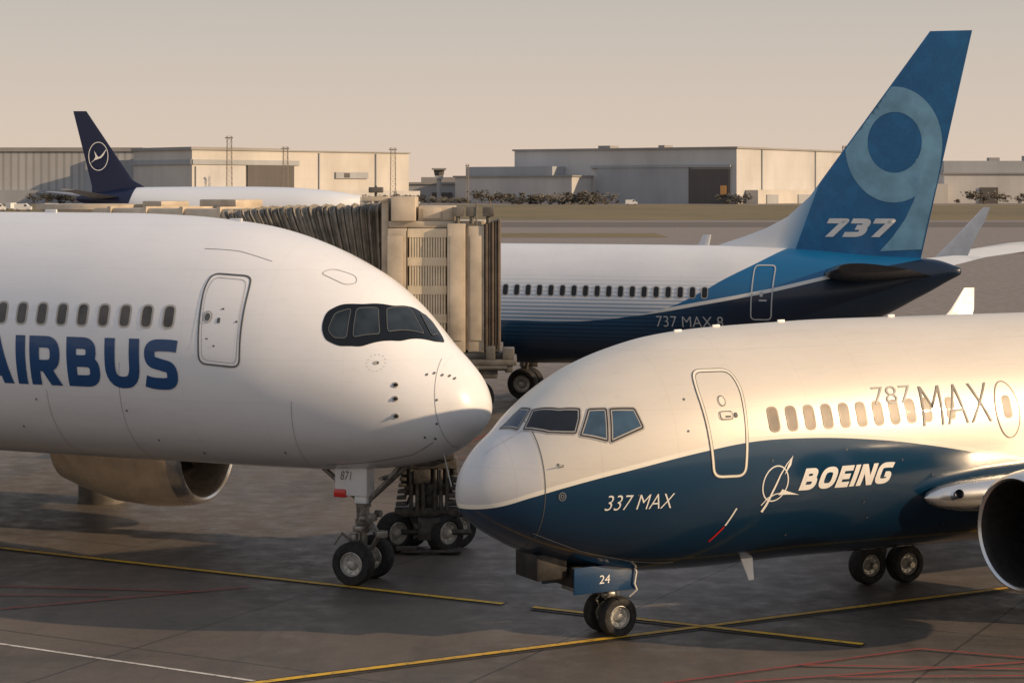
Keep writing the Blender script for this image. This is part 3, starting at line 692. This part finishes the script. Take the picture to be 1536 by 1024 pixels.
# ================================================================== DISTANT AIRLINER WITH NAVY TAIL
E=empty("airliner",(-54.5,250,0),0)
tag(E,"distant white airliner with navy tail and bird emblem","airliner")
SE=Surf([(0,6.6),(.6,6.9),(3,7.3),(8,7.9),(20,7.98),(26,7.9),(31,7.55),(35.5,6.9)],[(0,6.4),(2,5.6),(6,4.2),(12,3.0),(28,2.7),(32,3.2),(35.5,5.6)],[(0,0),(.3,.3),(3,1.1),(8,2.2),(14,2.6),(28,2.6),(32,2.0),(35.5,.1)],-1,.5)
m,nt,b=newmat("navy_white_body");v,x,y,z=objxyz(nt)
nt.links.new(mixc(nt,math_(nt,'LESS_THAN',math_(nt,'ADD',x,math_(nt,'MULTIPLY',z,-.35)),4.9),(.64,.69,.77),(.008,.014,.05)),b.inputs["Base Color"]);b.inputs["Roughness"].default_value=.35
SE.body(35.5,"fuselage",E,m,48,50)
mb=MB();rings=[]
for z_ in (6.6,8.0,8.8,10,12,14,16,17.4):
    t=(z_-8)/9.4;l=7.6-6.3*t if z_>8.6 else 7.6+(8.6-z_)*1.5;tr=2.0-2.35*max(t,0);c=l-tr
    rings.append([Vector((l-a*c,b_*.042*c*(1-.5*max(t,0)),z_)) for a,b_ in airfoil(1,1)])
mb.loft(rings);mb.done("tail_fin",E,[M['navydist']])
fl=lambda x,z,e=0:Vector((x,-.75-e,z))
bm=bmesh.new();stroke2d(bm,ell(2.95,11.75,1.20,1.75,40),.085,True,.3)
wrap(bm,fl,"emblem",E,[M['whitetext']],cut=False)
bm=bmesh.new()
fill2d(bm,[(1.90,10.80),(2.45,11.25),(2.95,11.42),(3.30,11.55),(3.60,11.90),(4.05,12.80),(3.50,12.10),(3.20,11.75),(2.95,11.64),(2.75,11.90),(2.42,12.45),(2.60,11.70),(2.45,11.38)])
wrap(bm,fl,"emblem_bird",E,[M['whitetext']],cut=False)
wing(E,[(2.0,4.2,-.8,6.6,.5,0,1),(.0,1.8,-8.5,7.6,.2,0,1)],M['greywing'],"tailplane");wing(E,[(2.0,4.2,.8,6.6,.5,0,1),(-6,1.8,9,7.3,.2,0,1)],M['greywing'],"tailplane")
wing(E,[(13,8,-2,4,.9,0,1),(10,2,-17,5.6,.3,0,1)],M['greywing']);wing(E,[(13,8,2,4,.9,0,1),(10,2,17,5.6,.3,0,1)],M['greywing'])
for px,py in ((16,-3),(16,3),(31,0)):
    mb=MB();mb.cyl((px,py,.4),(px,py,3.6),.3);mb.cyl((px,py-.5,.5),(px,py+.5,.5),.5,seg=20);mb.done("landing_gear",E,[M['gear']])

# ================================================================== JET BRIDGE
J=empty("jet_bridge",(-1.5,42,0),0)
tag(J,"cream jet bridge with louvred cab and pleated brown bellows","jet bridge")
def jx(X): return X+1.5
def jb(mb,x0,x1,y0,y1,z0,z1,bev=.02): mb.box((jx(x0),y0-42,z0),(jx(x1),y1-42,z1),bev)
mb=MB()
jb(mb,-2.62,-2.22,42.1,45,4.15,6.75);jb(mb,-1.36,-.98,42.0,45,4.15,6.85);jb(mb,-.93,-.58,42.05,45,4.15,6.8)
jb(mb,-2.20,-1.38,42.25,44.8,4.2,6.75,.01);jb(mb,-2.62,-.58,42.4,45,6.76,6.9)
jb(mb,-2.56,-2.04,42.3,43.6,6.9,7.42);jb(mb,-1.98,-1.22,42.5,44,6.9,7.22);jb(mb,-2.62,-2.3,41.98,42.08,5.3,6.6,.01)
jb(mb,-1.9,-1.5,42.45,42.49,6.95,7.18)
jb(mb,-1.30,-1.04,41.97,41.995,4.4,6.6,.005);jb(mb,-.88,-.64,42.02,42.045,4.4,6.6,.005);jb(mb,-2.55,-2.28,42.06,42.095,4.3,5.2,.005)
mb.done("cab",J,[M['jbcream']])
mb=MB()
for r_ in range(4):
    z0=4.33+r_*.6
    for k in range(14):
        x=-2.165+k*.0555;jb(mb,x,x+.040,42.18,42.23,z0,z0+.46,0)
    jb(mb,-2.2,-1.38,42.17,42.24,z0+.43,z0+.61,0)
mb.done("louvre_panel",J,[M['jbslat']])
mb=MB();jb(mb,-2.195,-1.385,42.235,42.2485,4.3,6.7,0);mb.done("louvre_backing",J,[M['jbdark']])
mb=MB()
for k in range(5):
    x=-.56+k*.065;jb(mb,x,x+.05,42.0+.02*(k%2),44.9,4.2,6.85+.02*k,.01)
jb(mb,-1.0,-.92,42.02,42.5,4.2,6.8,.01);jb(mb,-2.22,-2.2,42.1,42.3,4.2,6.7,0)
mb.done("bumper_curtain",J,[M['jbdark']])
mb=MB()
jb(mb,-2.7,-.2,42.0,45.1,4.0,4.14);jb(mb,-1.0,.10,41.7,43.2,3.90,4.02);jb(mb,-.7,-.3,41.8,42.6,3.62,3.92);jb(mb,-.2,.05,41.8,42.3,4.02,4.25);jb(mb,-1.0,-.7,41.6,42,3.7,3.9);jb(mb,-.15,.02,41.75,42.2,3.75,3.95)
jb(mb,-.55,-.35,41.75,41.95,4.02,4.3);mb.cyl((jx(-.8),-.25,3.85),(jx(-.1),-.25,3.85),.06)
for x in (-1.15,-.85,-.5): mb.cyl((jx(x),.3,6.85),(jx(x),.3,7.15),.05);jb(mb,x-.12,x+.12,42.2,42.5,7.0,7.2,.02)
mb.cyl((jx(-.75),.2,6.8),(jx(-.75),.2,7.3),.02);mb.cyl((jx(-2.9),.6,7.3),(jx(-2.9),.6,7.65),.03);jb(mb,-3.05,-2.75,42.5,42.8,7.5,7.62)
mb.done("platform_and_fittings",J,[M['jbgrey']])
mb=MB();n=84;rings=[]
for i in range(n+1):
    t=i/n;pe=.09 if i%2 else 0
    xt=-6.35+3.7*t;xb=-4.6+1.95*t
    top=7.16+.12*t-.2*max(0,.25-t);top-=pe
    y0=43.0+pe+.5*(1-t);y1=45.6-pe+1.2*(1-t);pr=[]
    for (yy,zz) in ((y0,4.6),(y0,5.4),(y0,6.2),(y0,6.85),(y0+.12,7.12),(y0+.4,7.2),((y0+y1)/2,7.24),(y1-.4,7.2),(y1-.1,7.1),(y1,6.8),(y1,5.5),(y1,4.6)):
        f=(zz-4.6)/2.64;zf=4.6+(top-4.6)*f
        pr.append(Vector((jx(xb+(xt-xb)*f+ .03*math.sin(i*1.7)*f),yy-42,zf+.03*math.sin(i*.9)*f)))
    rings.append(pr)
mb.loft(rings,close=False,caps=False);mb.done("bellows_canopy",J,[M['bellows']],sharp=20,recalc=False)
mb=MB()
jb(mb,-2.78,-2.63,42.6,46,4.3,7.40)
jb(mb,-3.2,-2.64,42.5,43.2,7.32,7.42)
mb.done("bellows_frame",J,[M['jbcream']])
ang=math.atan2(8,-13);T0=Matrix.Translation((jx(-5.0),3.6,0))@Matrix.Rotation(ang,4,'Z')
mb=MB();mb.box((0,-1.3,4.5),(5.2,1.3,7.14),.05,T0)
for k in range(4): mb.box((1+k*1.1,-1.36,4.5),(1.1+k*1.1,1.36,7.18),.0,T0)
mb.box((1.5,-.8,7.14),(2.6,.2,7.34),.03,T0);mb.box((3.5,-.5,7.14),(4.1,.5,7.30),.03,T0)
mb.done("tunnel",J,[M['jbcream']])
ec=T0@Vector((5.8,0,0))
mb=MB();mb.cyl((ec.x,ec.y,4.3),(ec.x,ec.y,7.1),1.5,seg=28);mb.cyl((ec.x,ec.y,7.1),(ec.x,ec.y,7.22),1.6,seg=28);mb.done("rotunda",J,[M['jbcream']])
mb=MB();mb.cyl((ec.x,ec.y,0),(ec.x,ec.y,4.3),.6,seg=24);mb.done("rotunda_column",J,[M['jbgrey']])
mb=MB()
for x in (-2.2,-1.35): 
    mb.box((jx(x)-.13,-.15,1.4),(jx(x)+.13,.15,4.0),.02)
mb.box((jx(-2.0),-.05,1.2),(jx(-1.55),.3,4.0),.02)
mb.box((jx(-2.35),-.3,1.75),(jx(-1.15),.3,1.95),.02);mb.box((jx(-2.25),-.3,1.2),(jx(-1.25),.35,1.45),.03);mb.box((jx(-1.95),-.2,.9),(jx(-1.55),.25,1.25),.03)
mb.box((jx(-2.45),-.35,.75),(jx(-1.1),.35,.95),.03)
for x in (-2.1,-1.97,-1.85,-1.6,-1.48,-1.35): mb.cyl((jx(x),-.38,.9),(jx(x),-.38,1.75),.045)
for x in (-2.2,-1.2): mb.cyl((jx(x),-.3,1.0),(jx(x)+.3,-.3,1.7),.03)
for k in range(5): mb.box((jx(-1.35)+.03*k,-.42,1.0+.16*k),(jx(-1.05)-.02*k,-.1,1.1+.16*k),.01)
for k in range(6): mb.box((jx(-2.42)+.02*k,-.44,1.0+.13*k),(jx(-2.2),-.2,1.07+.13*k),.01)
mb.box((jx(-2.3),-.6,.05),(jx(-1.05),-.2,.11),.01);mb.box((jx(-1.95),-.55,.3),(jx(-1.5),-.15,.75),.02);mb.box((jx(-2.4),-.62,.10),(jx(-1.98),-.55,.2),.01)
mb.box((jx(-2.05),-.45,1.45),(jx(-1.7),-.1,1.75),.02);mb.box((jx(-1.6),-.45,1.95),(jx(-1.2),-.1,2.3),.02);mb.box((jx(-2.3),-.4,1.98),(jx(-1.75),-.1,2.2),.02)
mb.cyl((jx(-2.9),-.2,.42),(jx(-.85),-.2,.42),.06)
mb.cyl((jx(-1.95),-.5,.45),(jx(-1.5),-.5,.75),.04);mb.cyl((jx(-1.5),-.5,.45),(jx(-1.95),-.5,.75),.04)
mb.done("drive_column",J,[M['jbwheel']])
def wheelX(parent,c,r,w):
    o=wheel(parent,(0,0,0),r,w);o.location=c;o.rotation_euler=(0,0,R(40));return o
bg=empty("bogie",(0,0,0),0,J)
wheelX(bg,(jx(-2.45),-.25,.42),.42,.36);wheelX(bg,(jx(-1.40),-.25,.42),.42,.36);wheelX(bg,(jx(-2.15),.45,.42),.42,.36);wheelX(bg,(jx(-1.15),.35,.42),.42,.36)

# ================================================================== GROUND
def mat_apron():
    m,nt,b=newmat("apron_concrete");v,x,y,z=objxyz(nt)
    n1=noise(nt,v,.12,6,.6);n2=noise(nt,v,1.6,8,.65);n3=noise(nt,v,40,3,.6);n4=noise(nt,v,.5,6,.65,(1,.25,1));n5=noise(nt,v,.35,7,.7,(.25,1.2,1))
    c=mixc(nt,ramp(nt,n1,.38,.62),(.135,.110,.090),(.074,.064,.056))
    c=mixc(nt,ramp(nt,n2,.42,.7,0,.6),c,(.155,.130,.107))
    c=mixc(nt,ramp(nt,n4,.50,.66,0,.7),c,(.040,.036,.034))
    c=mixc(nt,ramp(nt,n5,.54,.66,0,.6),c,(.034,.031,.030))
    c=mixc(nt,ramp(nt,n3,.3,.75,0,.35),c,(.16,.137,.115))
    mp=N(nt,"ShaderNodeMapping");mp.inputs["Rotation"].default_value=(0,0,R(28));nt.links.new(v,mp.inputs[0])
    sp=N(nt,"ShaderNodeSeparateXYZ");nt.links.new(mp.outputs[0],sp.inputs[0])
    wob=math_(nt,'MULTIPLY',math_(nt,'SUBTRACT',noise(nt,v,.6,3),.5),.12)
    J_=None
    for o_,per in ((sp.outputs[0],6.0),(sp.outputs[1],7.5)):
        a=math_(nt,'ABSOLUTE',math_(nt,'SUBTRACT',math_(nt,'MODULO',math_(nt,'ADD',math_(nt,'ADD',o_,900),wob),per),per/2))
        l=math_(nt,'LESS_THAN',a,.022);J_=l if J_ is None else math_(nt,'MAXIMUM',J_,l)
    c=mixc(nt,math_(nt,'MULTIPLY',J_,.75),c,(.016,.015,.015))
    c=mixc(nt,ramp(nt,y,46,110,0,.6),c,(.25,.19,.14))  # warmer and lighter with distance, sun glow put into the apron colour
    nt.links.new(c,b.inputs["Base Color"])
    nt.links.new(ramp(nt,n2,.35,.7,.68,.38),b.inputs["Roughness"])
    bp=N(nt,"ShaderNodeBump");bp.inputs["Strength"].default_value=.35;bp.inputs["Distance"].default_value=.02
    hh=math_(nt,'ADD',n3,math_(nt,'MULTIPLY',n2,1.5));nt.links.new(hh,bp.inputs["Height"]);nt.links.new(bp.outputs[0],b.inputs["Normal"])
    return m
def sheet(name,x0,x1,y0,y1,z,mat):
    mb=MB();mb.poly([(x0,y0,z),(x1,y0,z),(x1,y1,z),(x0,y1,z)]);o=mb.done(name,None,[mat],recalc=False);struct(o);return o
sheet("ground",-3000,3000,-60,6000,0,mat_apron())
def mat_grass():
    m,nt,b=newmat("dry_grass");v,x,y,z=objxyz(nt);n=noise(nt,v,.02,8,.7,(1,.35,1));n2=noise(nt,v,.3,4)
    c=mixc(nt,ramp(nt,n,.35,.65),(.18,.13,.055),(.09,.08,.033));c=mixc(nt,ramp(nt,n2,.4,.7,0,.5),c,(.24,.18,.09))
    nt.links.new(c,b.inputs["Base Color"]);b.inputs["Roughness"].default_value=.95;return m
gm=mat_grass()
sheet("grass",-1500,1500,500,1010,.02,gm);sheet("grass",-1500,25,318,350,.02,gm)
sheet("road",-1500,1500,405,470,.012,simple("taxiway_asphalt",(.13,.105,.085),.8))
def mat_line(name,col):
    m,nt,b=newmat(name);v,x,y,z=objxyz(nt);n=noise(nt,v,7,8,.7);n2=noise(nt,v,.7,3)
    c=mixc(nt,ramp(nt,n,.50,.62,0,.6),col,(.09,.08,.07));c=mixc(nt,ramp(nt,n2,.4,.7,0,.3),c,(.10,.085,.07))
    nt.links.new(c,b.inputs["Base Color"]);b.inputs["Roughness"].default_value=.6;return m
YL=mat_line("yellow_line_paint",(.78,.46,.03));WL=mat_line("white_line_paint",(.66,.63,.58));RL=mat_line("red_line_paint",(.38,.05,.04));KL=mat_line("black_line_border",(.028,.026,.025))
def gline(a,b,w,mat,z,name="painted_line"):
    a=Vector((*a,0));b=Vector((*b,0));d=(b-a).normalized();n=Vector((-d.y,d.x,0))*w/2;k=Vector((0,0,z))
    mb=MB();mb.poly([a-n+k,b-n+k,b+n+k,a+n+k]);o=mb.done(name,None,[mat],recalc=False);struct(o)
def ext(a,b,e0,e1):
    a=Vector(a);b=Vector(b);d=(b-a);return tuple(a-d*e0),tuple(b+d*e1)
zz=.004
for (a,b,e0,e1) in (((-10.81,42.23),(-.16,36.52),1.5,0),((-3.82,30.69),(9.24,37.86),.6,.6),((.39,36.17),(5.83,33.21),0,0)):
    p,q=ext(a,b,e0,e1);gline(p,q,.36,KL,zz);zz+=.004;gline(p,q,.15,YL,zz+.010);zz+=.003
gline(*ext((-8.54,33.35),(-3.88,30.77),.5,.3),.08,WL,.006)
for k,(a,b) in enumerate((((-12,38.4),(-5.87,37.61)),((-10.5,35.4),(-5.0,38.05)),((-11,37.3),(-7.5,37.2)),((2.2,30.5),(6.71,32.87)),((6.71,32.87),(9.8,31.6)),((3.4,30.6),(10,32.4)),((4.57,31.72),(10,31.3)),((-1.9,57.5),(.6,66.5)),((-1.5,56),(2.0,60)),((5.0,30.9),(9,31.0)))):
    gline(a,b,.06,RL,.0255+.003*k)

# ================================================================== BUILDINGS
def wallmat(name,col,corr=.0,per=3.0,dirt=.2):
    m,nt,b=newmat(name);v,x,y,z=objxyz(nt);n=noise(nt,v,.05,6,.6,(1,1,.5))
    c=mixc(nt,ramp(nt,n,.35,.7),col,tuple(k*(1-dirt) for k in col))
    a=math_(nt,'FRACT',math_(nt,'DIVIDE',math_(nt,'ADD',math_(nt,'ADD',x,y),900),per))
    c=mixc(nt,math_(nt,'MULTIPLY',math_(nt,'LESS_THAN',a,.35 if corr>.3 else .06),corr),c,tuple(k*.45 for k in col))
    a=math_(nt,'LESS_THAN',math_(nt,'FRACT',math_(nt,'DIVIDE',math_(nt,'ADD',z,.3),7.0)),.03)
    c=mixc(nt,math_(nt,'MULTIPLY',a,.2),c,tuple(k*.6 for k in col))
    nt.links.new(c,b.inputs["Base Color"]);b.inputs["Roughness"].default_value=.8;return m
WH=wallmat("hangar_cladding",(.55,.54,.53),.10,6);CO=wallmat("corrugated_cladding",(.46,.46,.46),.5,4.2);DK=wallmat("dark_opening",(.11,.10,.095),.3,5);GR=wallmat("grey_cladding",(.38,.395,.415),.12,5);RF=wallmat("roof_trim",(.33,.32,.31),0,5)  # far cladding tones paled, distance haze put into the colour
PW=wallmat("pale_cladding",(.58,.55,.51),.08,8)
wn,nt_,b_=newmat("lit_window_colour");b_.inputs["Base Color"].default_value=(.75,.36,.12,1);b_.inputs["Roughness"].default_value=.4  # orange light of the lit window put into its base colour
def building(name,label,X,Y,th,items,cat="hangar"):
    e=empty(name,(X,Y,0),th);tag(e,label,cat)
    for (pn,mat,x0,x1,y0,y1,z0,z1) in items:
        mb=MB();mb.box((x0,y0,z0),(x1,y1,z1));mb.done(pn,e,[mat])
    return e
building("hangar","large pale hangar with tall grey door and dark opening",122.4,1090,R(-33.5),[
 ("wall",WH,-145,0,0,146,0,30.2),("roof_trim",RF,-146,1,-1,147,30.2,31.2),
 ("hangar_door",GR,-88,-29,-1.2,0,0,20),("door_opening",DK,-29,-4,-1.3,0,0,19),("window",wn,-9,-5.5,-1.9,-1.3,5,10),
 ("canopy_band",GR,-92,-3,-1.6,0,20,21.5),
 ("annex",WH,-172,-92,-22,0,0,15),("annex",GR,-170,-110,-14,40,15,21),("annex_roof",RF,-173,-91,-23,0,15,15.8),
 ("loading_dock",PW,.5,8,10,120,0,7.5),("dock_door",GR,8,8.6,20,34,0,5),("dock_door",GR,8,8.6,60,76,0,5),
 ("roof_vent",RF,-60,-56,20,30,31.2,33),("roof_vent",RF,-100,-92,20,30,31.2,33.2),
 ("downpipe",GR,0,.7,30,30.7,7.6,30),("downpipe",GR,0,.7,100,100.7,7.6,30)])
building("hangar","sunlit cream hangar with dark band and open bay",-168,1050,R(-44.6),[
 ("wall",PW,-53,0,0,154,0,28.6),("roof_trim",RF,-54,.8,-1,60,28.6,30.2),("roof_trim",RF,-2,.8,60,155,28.6,29.3),
 ("dark_band",GR,0,.8,0,72,21,23.6),("dark_band",GR,-53,0,-.8,0,21,23.6),("open_bay",DK,.0,1.0,36,68,7.5,21),("wall_panel",WH,0,.9,2,34,2,20),
 ("window",GR,0,1.1,98,122,14,17.5),("window",DK,1.1,1.3,104,108,14.5,17),("lower_annex",WH,1,14,0,150,0,7),
 ("downpipe",GR,0,.8,86,86.7,8,28),("downpipe",GR,0,.8,128,128.7,8,28)])
building("terminal_building","long grey building with corrugated facade and flat roof",-205,1105,0,[
 ("wall",CO,-150,0,0,40,0,28.8),("roof_trim",RF,-151,1,-1,41,28.8,31),("lower_wall",GR,-150,22,-8,0,0,7.5),("side_block",GR,-30,0,-3,0,7.5,24)],"building")
building("warehouse","pale warehouse with stepped grey roof",242,1120,0,[
 ("wall",WH,0,110,0,60,0,16.5),("upper_wall",GR,2,110,10,60,16.5,24),("roof_trim",RF,-1,111,-1,10,16.5,17.3),("door_opening",DK,20,30,-.8,0,0,9),("wall_panel",PW,-12,0,-10,20,0,11),("roof_vent",RF,30,36,20,26,24,26),("roof_vent",RF,50,54,20,26,24,27)],"building")
building("warehouse","low grey shed between the hangars",-28,1200,0,[("wall",GR,-36,30,0,30,0,11),("roof_trim",RF,-37,31,-1,31,11,12.2),("door_opening",DK,-20,-8,-.8,0,0,6)],"building")
building("warehouse","low grey shed between the hangars",-60,1320,0,[("wall",RF,0,44,0,30,0,16),("door_opening",DK,6,18,-.8,0,0,6)],"building")
e=empty("watch_tower",(-43,1180,0));tag(e,"small grey watch tower with glazed cabin","tower")
mb=MB();mb.cyl((0,0,0),(0,0,14),1.4,seg=12);mb.box((-2.4,-2.4,14),(2.4,2.4,16));mb.done("shaft",e,[GR])
mb=MB();mb.lathe([(16,2.6),(19.4,3.3)],(0,0,0),(0,0,1),8);mb.done("cabin_glazing",e,[DK])
mb=MB();mb.box((-4.2,-4.2,19.4),(4.2,4.2,20.4));mb.done("roof",e,[RF])
def mast(X,Y,h,w=1.5):
    e=empty("lattice_mast",(X,Y,0));tag(e,"tall steel lattice lighting mast beside the hangar","mast","lattice masts by the hangars")
    mb=MB();k=int(h/2.6)
    for sx,sy in ((-1,-1),(1,-1),(1,1),(-1,1)): mb.cyl((sx*w,sy*w,0),(sx*w*.7,sy*w*.7,h),.14,seg=5)
    for i in range(k):
        z0=i*h/k;z1=(i+1)*h/k
        mb.cyl((-w,-w,z0),(w,-w,z1),.08,seg=4);mb.cyl((w,-w,z0),(-w,-w,z1),.08,seg=4);mb.cyl((w,-w,z0),(w,w,z1),.08,seg=4)
        mb.cyl((-w,-w,z1),(w,-w,z1),.08,seg=4)
    mb.done("lattice",e,[M['mast']])
    mb=MB();mb.box((-w*1.4,-w*1.2,h-1.2),(w*1.4,-w*.8,h-.6));mb.done("floodlight",e,[M['mast']])
mast(-147,1040,35.5);mast(-118,1042,30);mast(-62,1042,29.5);mast(176,1060,31,1.0);mast(-25,1120,22,.8)
leafm=simple("distant_foliage",(.155,.14,.115),.9,var=.4,scale=.4)  # leaf colour lightened to stand in for distance haze
trunkm=simple("bark",(.16,.13,.10),.9)
def tree_mesh(seed,h,w):
    rnd=random.Random(seed);bm=bmesh.new()
    cl=[(rnd.gauss(0,w*.38),rnd.gauss(0,w*.3),h*(.12+.55*rnd.random()),w*(.12+.16*rnd.random())) for _ in range(15)]
    for _ in range(620):
        cx,cy,cz,r=rnd.choice(cl);v=Vector((rnd.gauss(0,1),rnd.gauss(0,1),rnd.gauss(0,1))).normalized()*r*(rnd.random()**.4)
        p=Vector((cx,cy,max(.3,cz))) + v;a=Vector((rnd.gauss(0,1),rnd.gauss(0,1),rnd.gauss(0,1))).normalized();b=a.orthogonal().normalized();s=w*.04*(.6+rnd.random())
        bm.faces.new([bm.verts.new(p+a*s),bm.verts.new(p+b*s),bm.verts.new(p-a*s),bm.verts.new(p-b*s)])
    me=bpy.data.meshes.new("crown");bm.to_mesh(me);bm.free();me.materials.append(leafm);return me
tms=[tree_mesh(k,h,w) for k,(h,w) in enumerate(((9,12),(7,12),(11,10)))]
mb=MB();mb.cyl((0,0,0),(.2,0,3.5),.4,.2,8);mb.cyl((0,0,1.5),(1.5,.4,4),.2,.08,6);mb.cyl((0,0,1.8),(-1.4,-.3,4.2),.2,.08,6);tk=mb.done("trunk",None,[trunkm]);tkm=tk.data;bpy.data.objects.remove(tk)
for i,(u,Y) in enumerate([(3,1042),(9,1050),(15,1045),(20,1050),(26,1042),(31,1050),(37,1046),(43,1050),(-12,1100),(-6,1140),(-32,1150),(-52,1150),(-40,1100),(120,1075),(49,1055),(196,1070),(206,1075),(-62,1120),(-70,1120),(-58,1130),(-235,1070),(-250,1075),(-220,1080),(255,1080),(280,1085)]):
    e=empty("tree",(u,Y,0),random.random()*6);s_=.6+.6*random.random();e.scale=(s_*1.4,s_,s_*.8)
    tag(e,"small dark broadleaf tree standing by the airport buildings","tree","trees by the airport buildings")
    for nm,me in (("crown",tms[i%3]),("trunk",tkm)):
        o=bpy.data.objects.new(nm,me);COL.objects.link(o);o.parent=e
def van(X,Y,rot,body,label):
    e=empty("service_van",(X,Y,0),rot);tag(e,label,"van","service vehicles on the far apron")
    mb=MB();pr=[(-3,.5),(-3,2.6),(1.2,2.7),(2.2,1.7),(3,1.5),(3,.5)]
    mb.loft([[Vector((x,y,z)) for x,z in pr] for y in (-1.1,1.1)]);mb.done("body",e,[body])
    mb=MB();mb.box((.6,-1.13,1.7),(1.5,1.13,2.3));mb.done("cab_window",e,[M['glass']])
    for x in (-1.9,1.9):
        for y in (-1.0,1.0): wheel(e,(x,y,.42),.42,.25)
for X,Y,r in ((-176,720,0),(-184,715,.2),(-170,735,3.1),(150,850,0),(-190,760,1.3),(172,1020,0),(210,1015,.1),(-60,1000,0),(60,1005,0)):
    van(X,Y,r,M['whitepaint'],"white service van standing on the far apron")
# ================================================================== LIGHT, SKY, CAMERA
SUN=Vector((.950,-.312,0)).normalized();el=R(19)
sl=bpy.data.lights.new("sun","SUN");sl.energy=4.3;sl.angle=R(.6);sl.color=(1,.72,.44)
so=bpy.data.objects.new("sun",sl);COL.objects.link(so)
dirv=Vector((SUN.x*math.cos(el),SUN.y*math.cos(el),math.sin(el)))
so.rotation_euler=dirv.to_track_quat('Z','Y').to_euler()
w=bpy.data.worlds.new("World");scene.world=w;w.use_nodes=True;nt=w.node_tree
bg=nt.nodes["Background"];sk=nt.nodes.new("ShaderNodeTexSky");sk.sky_type='NISHITA';sk.sun_disc=False
sk.sun_elevation=el;sk.sun_rotation=math.atan2(SUN.x,SUN.y);sk.dust_density=1.5;sk.air_density=1.0;sk.ozone_density=1.0
tc=nt.nodes.new("ShaderNodeTexCoord");sp=nt.nodes.new("ShaderNodeSeparateXYZ");nt.links.new(tc.outputs["Generated"],sp.inputs[0])
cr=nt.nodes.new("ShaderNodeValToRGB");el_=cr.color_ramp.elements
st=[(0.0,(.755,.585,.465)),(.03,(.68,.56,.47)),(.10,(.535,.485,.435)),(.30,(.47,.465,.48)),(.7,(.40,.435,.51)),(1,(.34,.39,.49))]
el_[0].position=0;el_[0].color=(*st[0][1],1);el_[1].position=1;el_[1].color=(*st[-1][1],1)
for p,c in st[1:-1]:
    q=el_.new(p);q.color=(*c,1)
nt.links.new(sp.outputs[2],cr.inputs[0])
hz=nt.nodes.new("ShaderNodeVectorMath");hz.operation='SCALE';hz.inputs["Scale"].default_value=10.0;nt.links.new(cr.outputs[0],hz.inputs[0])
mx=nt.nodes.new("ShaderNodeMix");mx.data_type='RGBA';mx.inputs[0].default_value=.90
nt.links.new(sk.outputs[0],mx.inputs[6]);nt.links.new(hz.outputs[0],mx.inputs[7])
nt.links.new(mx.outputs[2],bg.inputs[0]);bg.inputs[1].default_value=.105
cd=bpy.data.cameras.new("camera");co=bpy.data.objects.new("camera",cd);COL.objects.link(co)
co.location=(0,0,7.56);co.rotation_euler=(R(90),0,0);cd.sensor_width=36;cd.lens=3000*36/1536
cd.shift_y=-227/1536;cd.clip_end=9000;cd.clip_start=.5
scene.camera=co
scene.view_settings.view_transform='Standard';scene.view_settings.look='None';scene.view_settings.exposure=0
